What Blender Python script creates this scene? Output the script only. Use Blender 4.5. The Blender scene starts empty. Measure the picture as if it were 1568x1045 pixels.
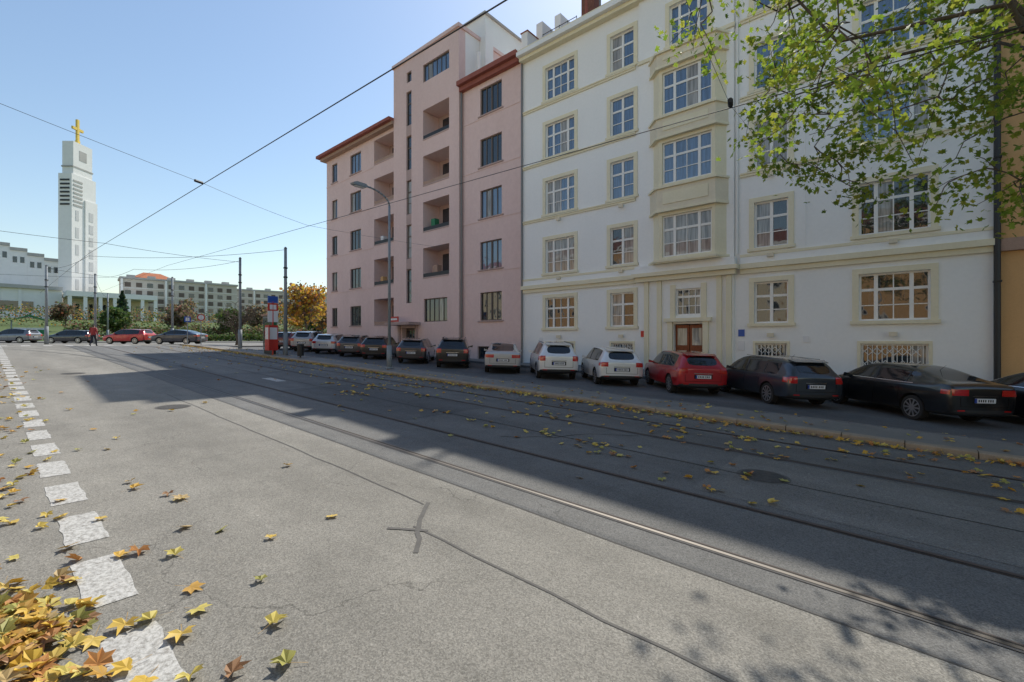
import bpy, bmesh, math, random
from mathutils import Vector, Matrix, noise, Euler
from mathutils.bvhtree import BVHTree
random.seed(7)
R=random.Random(11)
scene=bpy.context.scene
COL=scene.collection
# ------------------------------------------------------------ terrain profile
PROF=[(-2600,26),(-400,14),(-200,9),(-95,2.3),(-82,1.86),(-80,1.85),(-55,1.78),(-50,1.69),(-45,1.575),(60,-2.1),(2600,-2.1)]
def g(x):
    for (a,za),(b,zb) in zip(PROF,PROF[1:]):
        if a<=x<=b: return za+(zb-za)*(x-a)/(b-a)
    return PROF[-1][1]
EYE=2.1
# ------------------------------------------------------------ materials
def newmat(name):
    m=bpy.data.materials.new(name); m.use_nodes=True
    nt=m.node_tree; b=nt.nodes['Principled BSDF']
    return m,nt,b
def N(nt,t,**kw):
    n=nt.nodes.new(t)
    for k,v in kw.items(): setattr(n,k,v)
    return n
def simple(name,col,rough=.6,metal=0,spec=.5,ior=None,coat=0):
    m,nt,b=newmat(name)
    b.inputs['Base Color'].default_value=(*col,1); b.inputs['Roughness'].default_value=rough
    b.inputs['Metallic'].default_value=metal
    b.inputs['Specular IOR Level'].default_value=spec
    if ior: b.inputs['IOR'].default_value=ior
    if coat:
        b.inputs['Coat Weight'].default_value=coat; b.inputs['Coat Roughness'].default_value=.04
    return m
def noisy(name,c1,c2,scale=1.5,rough=.85,fine=25,bump=.15,bscale=60,stretch=None,amt=.6,bdist=.01):
    m,nt,b=newmat(name)
    tc=N(nt,'ShaderNodeTexCoord'); src=tc.outputs['Object']
    if stretch:
        mp=N(nt,'ShaderNodeMapping'); mp.inputs['Scale'].default_value=stretch
        nt.links.new(src,mp.inputs[0]); src2=mp.outputs[0]
    else: src2=src
    n1=N(nt,'ShaderNodeTexNoise'); n1.inputs['Scale'].default_value=scale; n1.inputs['Detail'].default_value=6; n1.inputs['Roughness'].default_value=.65
    n2=N(nt,'ShaderNodeTexNoise'); n2.inputs['Scale'].default_value=fine; n2.inputs['Detail'].default_value=4
    nt.links.new(src2,n1.inputs['Vector']); nt.links.new(src,n2.inputs['Vector'])
    mx=N(nt,'ShaderNodeMix',data_type='FLOAT'); mx.inputs[0].default_value=1-amt
    nt.links.new(n1.outputs[0],mx.inputs[2]); nt.links.new(n2.outputs[0],mx.inputs[3])
    r=N(nt,'ShaderNodeValToRGB'); r.color_ramp.elements[0].position=.33; r.color_ramp.elements[1].position=.67
    r.color_ramp.elements[0].color=(*c1,1); r.color_ramp.elements[1].color=(*c2,1)
    nt.links.new(mx.outputs[0],r.inputs[0]); nt.links.new(r.outputs[0],b.inputs['Base Color'])
    b.inputs['Roughness'].default_value=rough; b.inputs['Specular IOR Level'].default_value=.25
    n3=N(nt,'ShaderNodeTexNoise'); n3.inputs['Scale'].default_value=bscale; n3.inputs['Detail'].default_value=3
    nt.links.new(src,n3.inputs['Vector'])
    bp=N(nt,'ShaderNodeBump'); bp.inputs['Strength'].default_value=bump; bp.inputs['Distance'].default_value=bdist
    nt.links.new(n3.outputs[0],bp.inputs['Height']); nt.links.new(bp.outputs[0],b.inputs['Normal'])
    return m
def asphalt(name,base,tint=(1.04,1.0,.9)):
    m,nt,b=newmat(name); L=nt.links
    tc=N(nt,'ShaderNodeTexCoord'); src=tc.outputs['Object']
    big=N(nt,'ShaderNodeTexNoise'); big.inputs['Scale'].default_value=.35; big.inputs['Detail'].default_value=7; big.inputs['Roughness'].default_value=.6
    mp=N(nt,'ShaderNodeMapping'); mp.inputs['Scale'].default_value=(.3,1.7,1)
    L.new(src,mp.inputs[0]); L.new(mp.outputs[0],big.inputs['Vector'])
    grain=N(nt,'ShaderNodeTexVoronoi'); grain.inputs['Scale'].default_value=105; L.new(src,grain.inputs['Vector'])
    g2=N(nt,'ShaderNodeTexNoise'); g2.inputs['Scale'].default_value=60; g2.inputs['Detail'].default_value=4; g2.inputs['Roughness'].default_value=.7; L.new(src,g2.inputs['Vector'])
    mid=N(nt,'ShaderNodeTexNoise'); mid.inputs['Scale'].default_value=1.9; mid.inputs['Detail'].default_value=8; mid.inputs['Roughness'].default_value=.6; L.new(src,mid.inputs['Vector'])
    def rng(sock,a,b_,lo,hi):
        r=N(nt,'ShaderNodeMapRange'); r.inputs[1].default_value=a; r.inputs[2].default_value=b_; r.inputs[3].default_value=lo; r.inputs[4].default_value=hi
        L.new(sock,r.inputs[0]); return r.outputs[0]
    def mul(a,b_):
        r=N(nt,'ShaderNodeMath',operation='MULTIPLY'); L.new(a,r.inputs[0]); L.new(b_,r.inputs[1]); return r.outputs[0]
    sep=N(nt,'ShaderNodeSeparateColor'); L.new(grain.outputs['Color'],sep.inputs[0])
    v=mul(rng(big.outputs[0],.3,.7,.78,1.2),rng(sep.outputs[0],0,1,.70,1.34))
    v=mul(v,rng(g2.outputs[0],.3,.7,.84,1.17)); v=mul(v,rng(mid.outputs[0],.3,.7,.89,1.1))
    n5=N(nt,'ShaderNodeTexNoise'); n5.inputs['Scale'].default_value=22; n5.inputs['Detail'].default_value=1; L.new(src,n5.inputs['Vector'])
    v=mul(v,rng(n5.outputs[0],.72,.78,1,1.35))
    # hairline cracks: thin dark lines along warped cell borders, only in some areas
    wn=N(nt,'ShaderNodeTexNoise'); wn.inputs['Scale'].default_value=1.6; wn.inputs['Detail'].default_value=5; L.new(src,wn.inputs['Vector'])
    wv=N(nt,'ShaderNodeVectorMath',operation='SCALE'); wv.inputs['Scale'].default_value=1.3; L.new(wn.outputs['Color'],wv.inputs[0])
    av=N(nt,'ShaderNodeVectorMath',operation='ADD'); L.new(src,av.inputs[0]); L.new(wv.outputs[0],av.inputs[1])
    cr=N(nt,'ShaderNodeTexVoronoi',feature='DISTANCE_TO_EDGE'); cr.inputs['Scale'].default_value=.38; L.new(av.outputs[0],cr.inputs['Vector'])
    line=rng(cr.outputs['Distance'],.0015,.005,.0,1)
    mk=N(nt,'ShaderNodeTexNoise'); mk.inputs['Scale'].default_value=.22; L.new(src,mk.inputs['Vector'])
    msk=rng(mk.outputs[0],.5,.6,1.0,.0)
    mxx=N(nt,'ShaderNodeMath',operation='MAXIMUM'); L.new(line,mxx.inputs[0]); L.new(msk,mxx.inputs[1])
    v=mul(v,rng(mxx.outputs[0],0,1,.62,1))
    cm=N(nt,'ShaderNodeVectorMath',operation='SCALE'); cm.inputs[0].default_value=[base*t for t in tint]
    L.new(v,cm.inputs['Scale']); L.new(cm.outputs[0],b.inputs['Base Color'])
    b.inputs['Roughness'].default_value=.88; b.inputs['Specular IOR Level'].default_value=.3
    ad=N(nt,'ShaderNodeMath',operation='ADD'); L.new(grain.outputs['Distance'],ad.inputs[0]); L.new(g2.outputs[0],ad.inputs[1])
    bp=N(nt,'ShaderNodeBump'); bp.inputs['Strength'].default_value=.4; bp.inputs['Distance'].default_value=.004
    L.new(ad.outputs[0],bp.inputs['Height']); L.new(bp.outputs[0],b.inputs['Normal'])
    return m
def worn_paint(name,col,under):
    m,nt,b=newmat(name); L=nt.links
    tc=N(nt,'ShaderNodeTexCoord'); n=N(nt,'ShaderNodeTexNoise'); n.inputs['Scale'].default_value=26; n.inputs['Detail'].default_value=9; n.inputs['Roughness'].default_value=.8
    L.new(tc.outputs['Object'],n.inputs['Vector'])
    r=N(nt,'ShaderNodeValToRGB'); r.color_ramp.elements[0].position=.38; r.color_ramp.elements[1].position=.56
    r.color_ramp.elements[0].color=(*under,1); r.color_ramp.elements[1].color=(*col,1)
    L.new(n.outputs[0],r.inputs[0]); L.new(r.outputs[0],b.inputs['Base Color']); b.inputs['Roughness'].default_value=.85
    return m
def leafmat(name,trans=.35,rough=.55):
    m,nt,b=newmat(name); L=nt.links
    a=N(nt,'ShaderNodeAttribute'); a.attribute_name='Col'
    L.new(a.outputs['Color'],b.inputs['Base Color']); b.inputs['Roughness'].default_value=rough; b.inputs['Specular IOR Level'].default_value=.3
    t=N(nt,'ShaderNodeBsdfTranslucent'); L.new(a.outputs['Color'],t.inputs['Color'])
    mx=N(nt,'ShaderNodeMixShader'); mx.inputs[0].default_value=trans
    out=nt.nodes['Material Output']
    L.new(b.outputs[0],mx.inputs[1]); L.new(t.outputs[0],mx.inputs[2]); L.new(mx.outputs[0],out.inputs['Surface'])
    return m
def glassm(name,base,ior=1.9,rough=.03):
    m,nt,b=newmat(name); L=nt.links
    b.inputs['Roughness'].default_value=rough; b.inputs['IOR'].default_value=ior
    tc=N(nt,'ShaderNodeTexCoord')
    n=N(nt,'ShaderNodeTexNoise'); n.inputs['Scale'].default_value=1.1; n.inputs['Detail'].default_value=2
    L.new(tc.outputs['Object'],n.inputs['Vector'])
    bp=N(nt,'ShaderNodeBump'); bp.inputs['Strength'].default_value=.3; bp.inputs['Distance'].default_value=.035
    L.new(n.outputs[0],bp.inputs['Height']); L.new(bp.outputs[0],b.inputs['Normal'])
    mp=N(nt,'ShaderNodeMapping'); mp.inputs['Scale'].default_value=(9,1,.6); L.new(tc.outputs['Object'],mp.inputs[0])
    n2=N(nt,'ShaderNodeTexNoise'); n2.inputs['Scale'].default_value=1.3; L.new(mp.outputs[0],n2.inputs['Vector'])
    r=N(nt,'ShaderNodeValToRGB'); r.color_ramp.elements[0].position=.35; r.color_ramp.elements[1].position=.65
    r.color_ramp.elements[0].color=(*[c*.45 for c in base],1); r.color_ramp.elements[1].color=(*base,1)
    L.new(n2.outputs[0],r.inputs[0]); L.new(r.outputs[0],b.inputs['Base Color'])
    return m
M={}
M['asph']=asphalt('asphalt_road',.205,tint=(1.05,1.0,.88))
M['asph3']=asphalt('asphalt_track_zone',.14,tint=(1.01,1.0,.96))
M['asph4']=asphalt('asphalt_patch',.112,tint=(1,1,.98))
M['asph5']=asphalt('asphalt_patch_light',.165,tint=(1.03,1,.93))
M['asph2']=asphalt('asphalt_parking',.12,tint=(1,1,1))
M['pave']=noisy('pavement_stone',(.17,.165,.155),(.25,.24,.22),scale=1.2,fine=30,bump=.3)
M['kerb']=noisy('granite_kerb',(.24,.20,.15),(.38,.32,.25),scale=3,fine=50,bump=.3)
M['kerb2']=noisy('dark_kerb',(.1,.1,.1),(.2,.2,.2),scale=3,fine=50,bump=.3)
M['grass']=noisy('lawn',(.05,.085,.02),(.12,.15,.045),scale=.25,fine=6,bump=.6,bscale=20)
M['tar']=noisy('tar_seal',(.095,.09,.085),(.135,.13,.12),scale=8,fine=60)
M['bed']=noisy('rail_bed',(.085,.08,.078),(.13,.125,.12),scale=5,fine=60)
M['groove']=noisy('rail_groove',(.02,.018,.016),(.045,.04,.035),scale=8,fine=60)
M['steel']=simple('rail_steel',(.13,.12,.11),.5,.7)
M['rust']=noisy('rail_rust',(.09,.065,.055),(.14,.105,.09),scale=6)
M['paint']=worn_paint('road_paint',(.52,.515,.49),(.21,.2,.18))
M['white']=noisy('white_plaster',(.83,.825,.79),(.90,.89,.855),scale=.5,fine=8,bump=.15,stretch=(1,1,.3))
M['cream']=noisy('cream_plaster',(.76,.69,.49),(.84,.77,.57),scale=1,fine=12,bump=.1)
M['sand']=noisy('sand_panel',(.70,.62,.46),(.79,.71,.54),scale=1,fine=12,bump=.1)
M['pink']=noisy('pink_plaster',(.70,.51,.465),(.80,.60,.55),scale=.4,fine=5,bump=.3,bscale=30,stretch=(1,1,.3))
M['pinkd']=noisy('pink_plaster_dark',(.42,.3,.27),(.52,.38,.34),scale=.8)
M['redc']=noisy('red_cornice',(.28,.09,.07),(.36,.13,.10),scale=2)
M['brownc']=noisy('brown_cornice',(.36,.24,.18),(.46,.31,.24),scale=2)
M['tile']=noisy('roof_tile',(.16,.07,.05),(.26,.11,.08),scale=3,fine=14,bump=.6,bscale=12)
M['tileo']=noisy('roof_tile_orange',(.35,.12,.06),(.48,.18,.09),scale=1,fine=5)
M['plinth']=noisy('grey_plinth',(.22,.22,.23),(.32,.32,.33),scale=1.5)
M['frame']=simple('white_window_frame',(.84,.82,.77),.4)
M['framed']=simple('dark_window_frame',(.12,.09,.07),.5)
M['glass']=glassm('window_glass_dark',(.03,.04,.05))
M['glassb']=glassm('window_glass_painted_sky',(.08,.14,.24),2.4)  # blue base colour paints part of the sky reflection into the panes
M['glassc']=glassm('window_glass_curtain',(.42,.4,.36),1.7)
M['wood']=noisy('door_wood',(.2,.06,.025),(.32,.1,.04),scale=2,fine=10,rough=.45,stretch=(8,8,.5))
M['pipe']=simple('zinc_pipe',(.22,.21,.2),.5,.4)
M['black']=simple('black_metal',(.02,.02,.02),.5)
M['pole']=noisy('pole_grey_paint',(.2,.23,.25),(.3,.33,.35),scale=4,rough=.6)
M['wire']=simple('wire_dark',(.03,.03,.03),.6)
M['red']=simple('red_enamel',(.55,.03,.02),.35)
M['signw']=simple('sign_white',(.75,.75,.75),.4)
M['signb']=simple('sign_blue',(.02,.09,.4),.4)
M['green']=simple('green_canvas',(.03,.2,.09),.7)
M['orange']=noisy('orange_plaster',(.62,.36,.16),(.72,.44,.2),scale=.5)
M['ochre']=noisy('ochre_plaster',(.72,.62,.44),(.80,.70,.5),scale=.5)
M['grey']=noisy('concrete_grey',(.4,.39,.37),(.52,.5,.47),scale=.3,fine=3)
M['chw']=noisy('church_white',(.80,.79,.76),(.88,.87,.84),scale=.2,fine=1)
M['chg']=noisy('church_grey_render',(.55,.55,.54),(.64,.64,.63),scale=.4,fine=2)
M['gold']=simple('gold_cross',(.8,.55,.1),.45,.3)
M['bark']=noisy('tree_bark',(.07,.055,.04),(.17,.14,.11),scale=6,fine=30,bump=.8,stretch=(1,1,.25))
M['leaf']=leafmat('tree_leaves',.5)
M['litter']=leafmat('fallen_leaves',.12)
M['skin']=simple('skin',(.5,.3,.22),.6)
M['jacket']=simple('jacket_cloth',(.35,.05,.05),.85)
M['trouser']=simple('trouser_cloth',(.03,.03,.045),.85)
M['hair']=simple('hair',(.04,.025,.015),.7)
M['beige']=noisy('apartment_plaster',(.52,.47,.4),(.62,.56,.49),scale=.1,fine=1)
M['iron']=noisy('cast_iron',(.05,.048,.045),(.1,.095,.09),scale=12,fine=60,bump=.8)
# ------------------------------------------------------------ mesh builder
class MB:
    def __init__(s): s.v=[];s.f=[];s.m=[];s.mats=[];s.xf=None
    def mi(s,mat):
        mat=M[mat] if isinstance(mat,str) else mat
        if mat not in s.mats: s.mats.append(mat)
        return s.mats.index(mat)
    def add(s,vs,fs,mat):
        o=len(s.v); i=s.mi(mat)
        if s.xf: vs=[tuple(s.xf@Vector(v)) for v in vs]
        s.v+=[tuple(v) for v in vs]
        for f in fs: s.f.append([o+k for k in f]); s.m.append(i)
    def box(s,x0,x1,y0,y1,z0,z1,mat):
        s.add([(x0,y0,z0),(x1,y0,z0),(x1,y1,z0),(x0,y1,z0),(x0,y0,z1),(x1,y0,z1),(x1,y1,z1),(x0,y1,z1)],
              [(0,3,2,1),(4,5,6,7),(0,1,5,4),(1,2,6,5),(2,3,7,6),(3,0,4,7)],mat)
    def quad(s,a,b,c,d,mat): s.add([a,b,c,d],[(0,1,2,3)],mat)
    def prism(s,pts,z0,z1,mat):
        n=len(pts)
        s.add([(x,y,z0) for x,y in pts]+[(x,y,z1) for x,y in pts],
              [tuple(range(n-1,-1,-1)),tuple(range(n,2*n))]+[(i,(i+1)%n,n+(i+1)%n,n+i) for i in range(n)],mat)
    def prism_x(s,pts,x0,x1,mat):
        n=len(pts)
        s.add([(x0,y,z) for y,z in pts]+[(x1,y,z) for y,z in pts],
              [tuple(range(n-1,-1,-1)),tuple(range(n,2*n))]+[(i,(i+1)%n,n+(i+1)%n,n+i) for i in range(n)],mat)
    def tube(s,p0,p1,r0,r1,mat,n=8,cap=True):
        p0=Vector(p0);p1=Vector(p1);d=(p1-p0)
        if d.length<1e-6:return
        q=d.to_track_quat('Z','Y')
        vs=[]
        for p,r in((p0,r0),(p1,r1)):
            for i in range(n):
                a=2*math.pi*i/n; vs.append(p+q@Vector((r*math.cos(a),r*math.sin(a),0)))
        fs=[(i,(i+1)%n,n+(i+1)%n,n+i) for i in range(n)]
        if cap: fs+=[tuple(range(n-1,-1,-1)),tuple(range(n,2*n))]
        s.add(vs,fs,mat)
    def wall(s,x0,x1,z0,z1,y,holes,mat,depth=.2,rev=None):
        rev=rev or mat
        xs=sorted(set([x0,x1]+[h[0] for h in holes]+[h[1] for h in holes]))
        zs=sorted(set([z0,z1]+[h[2] for h in holes]+[h[3] for h in holes]))
        for a,b in zip(xs,xs[1:]):
            for c,d in zip(zs,zs[1:]):
                mx=(a+b)/2;mz=(c+d)/2
                if any(h[0]<mx<h[1] and h[2]<mz<h[3] for h in holes): continue
                s.quad((a,y,c),(b,y,c),(b,y,d),(a,y,d),mat)
        for h in holes:
            a,b,c,d=h[:4]; dp=h[4] if len(h)>4 else depth; Y=y+dp
            s.quad((a,y,c),(a,Y,c),(b,Y,c),(b,y,c),rev); s.quad((a,y,d),(b,y,d),(b,Y,d),(a,Y,d),rev)
            s.quad((a,y,c),(a,y,d),(a,Y,d),(a,Y,c),rev); s.quad((b,y,c),(b,Y,c),(b,Y,d),(b,y,d),rev)
    def obj(s,name,parent=None,smooth=False):
        me=bpy.data.meshes.new(name); me.from_pydata(s.v,[],s.f)
        for m in s.mats: me.materials.append(m)
        me.polygons.foreach_set('material_index',s.m)
        if smooth: me.polygons.foreach_set('use_smooth',[True]*len(s.f))
        me.update()
        o=bpy.data.objects.new(name,me); COL.objects.link(o)
        if parent: o.parent=parent
        return o
def empty(name,loc=(0,0,0)):
    e=bpy.data.objects.new(name,None); e.location=loc; e.empty_display_size=.3; COL.objects.link(e); return e
def strip(name,x0,x1,y0,y1,off,mat,walls=False,parent=None):
    mb=MB(); xs=sorted(set([x0,x1]+[p[0] for p in PROF if x0<p[0]<x1]))
    for a,b in zip(xs,xs[1:]):
        za=g(a)+off; zb=g(b)+off
        mb.quad((a,y0,za),(b,y0,zb),(b,y1,zb),(a,y1,za),mat)
        if walls:
            mb.quad((a,y0,za-.2),(b,y0,zb-.2),(b,y0,zb),(a,y0,za),mat)
            mb.quad((a,y1,za),(b,y1,zb),(b,y1,zb-.2),(a,y1,za-.2),mat)
    if walls:
        for x in(x0,x1):
            z=g(x)+off; mb.quad((x,y0,z-.2),(x,y1,z-.2),(x,y1,z),(x,y0,z),mat)
    return mb.obj(name,parent)
# ------------------------------------------------------------ ground & roads
strip('ground',-2600,2600,-2600,2600,0,'grass')
strip('road',-50,90,-3.6,4.1,.02,'asph')
strip('tram_lane',-50,90,4.1,11.6,.02,'asph3')
strip('cross_street',-80,-50,-90,140,.02,'asph')
strip('parking_lane',-44,90,13.4,20.0,.03,'asph2')
strip('tram_stop_pavement',-50,90,11.85,13.25,.14,'pave',True)
strip('pavement',-50,90,20.0,21.8,.15,'pave',True)
strip('pavement',-50,90,-14,-3.6,.14,'pave',True)
strip('pavement',-50,-44,13.25,20.0,.135,'pave',True)
strip('park_pavement',-84,-80,-90,140,.14,'pave',True)
def kerb(name,y0,y1,off,mat,x0=-50,x1=40):
    mb=MB(); x=x0
    while x<x1:
        l=1.0 if x>-30 else 2.0
        a=x+.008; b=x+l-.008; dz=R.uniform(-.006,.006); za=g(a)+off+dz; zb=g(b)+off+dz; c=.02
        vs=[(a,y0,za-.2),(b,y0,zb-.2),(b,y0,zb-c),(a,y0,za-c),(a,y0+c,za),(b,y0+c,zb),(b,y1,zb),(a,y1,za),(a,y1,za-.2),(b,y1,zb-.2)]
        mb.add(vs,[(0,1,2,3),(3,2,5,4),(4,5,6,7),(7,6,9,8),(0,3,4,7,8),(1,9,6,5,2)],mat)
        x+=l
    return mb.obj(name)
kerb('road_kerb',11.6,11.85,.145,'kerb')
kerb('parking_kerb',13.25,13.4,.15,'kerb2')
kerb('kerb',19.85,20.0,.16,'kerb2')
def ribbon(mb,x0,x1,ya,yb,off,mat):
    xs=[x0]
    while xs[-1]<x1: xs.append(min(x1,xs[-1]+2.5))
    xs=sorted(set(xs+[p[0] for p in PROF if x0<p[0]<x1]))
    for a,b in zip(xs,xs[1:]):
        mb.quad((a,ya,g(a)+off),(b,ya,g(b)+off),(b,yb,g(b)+off),(a,yb,g(a)+off),mat)
mb=MB()
for (x0,x1,y0,y1,m) in [(-15,-8.5,6.15,8.75,'asph4'),(-2.2,1.4,6.3,8.7,'asph5'),(-30,-21,6.3,8.7,'asph5'),(3,9,4.75,5.85,'asph4'),(-9,-5.2,10.5,11.55,'asph4'),(-24,-19,4.8,5.9,'asph4')]:
    ribbon(mb,x0,x1,y0,y1,.0238,m)
mb.obj('asphalt_patches')
tr=empty('tram_track')
mb=MB()
for c in (5.33,9.6):
    for r in (c-.7175,c+.7175):
        sgn=1 if r<c else -1
        ribbon(mb,-50,60,r-.055,r+.08 if sgn>0 else r+.055,.0262,'bed')
        ribbon(mb,-50,60,r-.022,r+.022,.0300,'steel' if r<5 else 'rust')
        a,b=sorted((r+sgn*.024,r+sgn*.05)); ribbon(mb,-50,60,a,b,.0280,'groove')
        a,b=sorted((r+sgn*.052,r+sgn*.06)); ribbon(mb,-50,60,a,b,.0300,'rust')
mb.obj('rails',tr)
def cribbon(mb,pts,w,off,mat):
    P=[]
    for i,(x,y) in enumerate(pts):
        a=pts[max(0,i-1)]; b=pts[min(len(pts)-1,i+1)]; dx,dy=b[0]-a[0],b[1]-a[1]; L=math.hypot(dx,dy)
        P.append((x-dy/L*w/2,y+dx/L*w/2,x+dy/L*w/2,y-dx/L*w/2))
    for p,q in zip(P,P[1:]):
        mb.quad((p[0],p[1],g(p[0])+off),(p[2],p[3],g(p[2])+off),(q[2],q[3],g(q[2])+off),(q[0],q[1],g(q[0])+off),mat)
mb=MB()
for r in(4.6,6.04):
    cribbon(mb,[(-26-i*1.2,r-((i*1.2)**2)/95.0) for i in range(26)],.07,.0325,'steel')
mb.obj('turning_rails',tr)
mb=MB(); x=-3.05
while x>-50:
    a=x-.88+R.uniform(-.05,.05); y0=.48+R.uniform(-.015,.015); y1=.77+R.uniform(-.015,.015)
    n=7; ring=[]
    for i in range(n+1): ring.append((a+(x-a)*i/n,y0+R.uniform(-.012,.012)))
    for i in range(n+1): ring.append((x-(x-a)*i/n,y1+R.uniform(-.012,.012)))
    mb.add([(p,q,g(p)+.0245) for p,q in ring],[tuple(range(len(ring)))],'paint'); x-=1.36
for k in range(10):
    y=-3+k*1.2; mb.quad((-52,y,g(-52)+.0245),(-50.2,y,g(-50.2)+.0245),(-50.2,y+.5,g(-50.2)+.0245),(-52,y+.5,g(-52)+.0245),'paint')
mb.quad((-18.6,6.9,g(-18.6)+.0275),(-17.2,6.9,g(-17.2)+.0275),(-17.2,7.25,g(-17.2)+.0275),(-18.6,7.25,g(-18.6)+.0275),'paint')
mb.obj('road_markings')
def wob(x0,x1,y,st=.45,amp=.018):
    pts=[];x=x0
    while x<x1: pts.append((x,y+R.uniform(-amp,amp))); x+=st
    return pts
mb=MB()
cribbon(mb,wob(-16,-4.15,3.4),.022,.0243,'tar')
cribbon(mb,wob(-3.9,9,2.93),.028,.0243,'tar')
cribbon(mb,[(-4.3,3.46),(-4.2,3.33),(-4.08,3.2),(-3.97,3.07),(-3.86,2.98),(-3.75,2.87),(-3.62,2.8),(-3.42,2.6)],.05,.0253,'tar')
cribbon(mb,[(-4.05,2.72),(-3.95,2.8),(-3.86,2.86),(-3.7,2.97)],.045,.0262,'tar')
cribbon(mb,wob(-45,30,7.46,.9,.05),.022,.0272,'groove')
cribbon(mb,wob(-50,60,4.1,.9,.01),.022,.0243,'tar')
cribbon(mb,[(-6,6.6),(-5.7,6.8),(-5.5,7.1),(-5.2,7.3),(-5.1,7.7),(-4.9,8.1),(-4.5,8.4),(-4.1,8.7)],.018,.0253,'groove')
mb.obj('asphalt_seams')
for (x,y) in((-13.5,3.0),(-1.6,7.6),(-24,2.2)):
    mb=MB(); 
    for r,off,m in((.36,.0252,'tar'),(.31,.0292,'iron')):
        mb.add([(x+r*math.cos(a),y+r*math.sin(a),g(x+r*math.cos(a))+off) for a in [i*math.pi/14 for i in range(28)]],[tuple(range(28))],m)
    mb.obj('manhole_cover')
# ------------------------------------------------------------ window helper
def window(mb,x0,x1,z0,z1,y,cols,rows,frame='frame',glass=None,fw=.07,thick=(),bar=.035,dp=.14):
    Y=y+dp
    gl=glass or R.choice(['glass','glass','glassb','glassc'])
    # every sash gets its own pane, very slightly out of plane, so reflections break up
    xs=[x0+(x1-x0)*i/cols for i in range(cols+1)] if cols>1 else [x0,x1]
    for a,b in zip(xs,xs[1:]):
        t=R.uniform(-.004,.004); u=R.uniform(-.004,.004); yy=Y+.012
        g2=gl if R.random()<.85 else 'glassc'
        mb.quad((a,yy+t,z0),(b,yy-t,z0),(b,yy-t+u,z1),(a,yy+t+u,z1),g2)
    mb.box(x0,x0+fw,Y-.03,Y+.028,z0,z1,frame); mb.box(x1-fw,x1,Y-.03,Y+.028,z0,z1,frame)
    mb.box(x0+fw,x1-fw,Y-.03,Y+.028,z0,z0+fw,frame); mb.box(x0+fw,x1-fw,Y-.03,Y+.028,z1-fw,z1,frame)
    for i in range(1,cols):
        c=x0+(x1-x0)*i/cols; w=(.12 if i in thick else bar)/2
        mb.box(c-w,c+w,Y-.025-(.01 if i in thick else 0),Y+.026,z0+fw,z1-fw,frame)
    for r in rows:
        c=z0+(z1-z0)*r; w=.05 if r==rows[-1] else bar/2
        mb.box(x0+fw,x1-fw,Y-.02,Y+.024,c-w,c+w,frame)
def surround(mb,x0,x1,z0,z1,y,w,pr,mat):
    e=.002
    mb.box(x0-w,x0-e,y-pr,y+.01,z0,z1,mat); mb.box(x1+e,x1+w,y-pr,y+.01,z0,z1,mat)
    mb.box(x0-w,x1+w,y-pr,y+.01,z1+e,z1+w,mat)
    mb.box(x0-w-.06,x1+w+.06,y-pr-.06,y+.01,z0-.13,z0-e,mat)
# ------------------------------------------------------------ white building
D=21.5
wb=empty('white_apartment_building')
walls=MB(); win=MB(); trim=MB(); roof=MB()
rowsz=[(2.85,4.6),(6.05,8.0),(9.5,11.45),(12.8,14.75),(16.15,18.05)]
cols=[(-15.95,-13.95,4),(-11.72,-10.4,2),(-4.87,-3.61,2),(-1.31,.68,4)]
holes=[]
for ri,(z0,z1) in enumerate(rowsz):
    for (a,b,n) in cols:
        holes.append((a,b,z0,z1))
        gl=None
        if ri==0: gl='glass'
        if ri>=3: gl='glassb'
        if a<-13 and ri==1: gl='glassc'
        if a<-11 and ri==2: gl='glassb'
        window(win,a,b,z0,z1,D,n,(.33,.66), glass=gl,thick=(1,n-1) if n>2 else (1,))
        surround(trim,a,b,z0,z1,D,.2,.045,'cream')
for (a,b,n) in cols:
    holes.append((a+.05,b-.05,1.0,2.0)); window(win,a+.05,b-.05,1.0,2.0,D,n,(),glass='glass',dp=.16)
    surround(trim,a+.05,b-.05,1.0,2.0,D,.1,.03,'cream')
    k=a+.12
    while k<b-.12:
        trim.tube((k,D+.04,1.02),(k,D+.04,1.98),.014,.014,'frame',5); k+=.14
    k=a+.05
    while k<b-.3:
        for zz in (1.25,1.72):
            trim.tube((k,D+.02,zz-.14),(k+.24,D+.02,zz+.14),.011,.011,'frame',4); trim.tube((k+.24,D+.022,zz-.14),(k,D+.022,zz+.14),.011,.011,'frame',4)
        k+=.24
XR=2.2; XL=-17.7
cxl,cxr=-10.06,-5.65
for h in [(-8.3,-6.95,.2,2.9,.35),(-8.2,-7.05,3.3,4.55)]: holes.append(h)
walls.wall(XL,cxl,-1,19.2,D,[h for h in holes if h[1]<cxl],'white')
walls.wall(cxr,XR,-1,19.2,D,[h for h in holes if h[0]>cxr],'white')
yc=D-.14
ch=[h for h in holes if h[0]>cxl and h[1]<cxr]
ch.append((-8.5,-6.75,16.15,18.05))
window(win,-8.5,-6.75,16.15,18.05,yc,4,(.33,.66),glass='glassb',thick=(1,3))
walls.wall(cxl,cxr,-1,19.2,yc,ch,'white')
walls.quad((cxl,D,-1),(cxl,yc,-1),(cxl,yc,19.2),(cxl,D,19.2),'white'); walls.quad((cxr,yc,-1),(cxr,D,-1),(cxr,D,19.2),(cxr,yc,19.2),'white')
surround(trim,-8.5,-6.75,16.15,18.05,yc,.2,.045,'cream')
walls.box(XL+.01,XR-.01,D+1.6,36,-1,19.2,'white')
walls.quad((XR,D,-1),(XR,D+1.7,-1),(XR,D+1.7,19.2),(XR,D,19.2),'white')
walls.quad((XL,D+1.7,-1),(XL,D,-1),(XL,D,19.2),(XL,D+1.7,19.2),'white')
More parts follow.
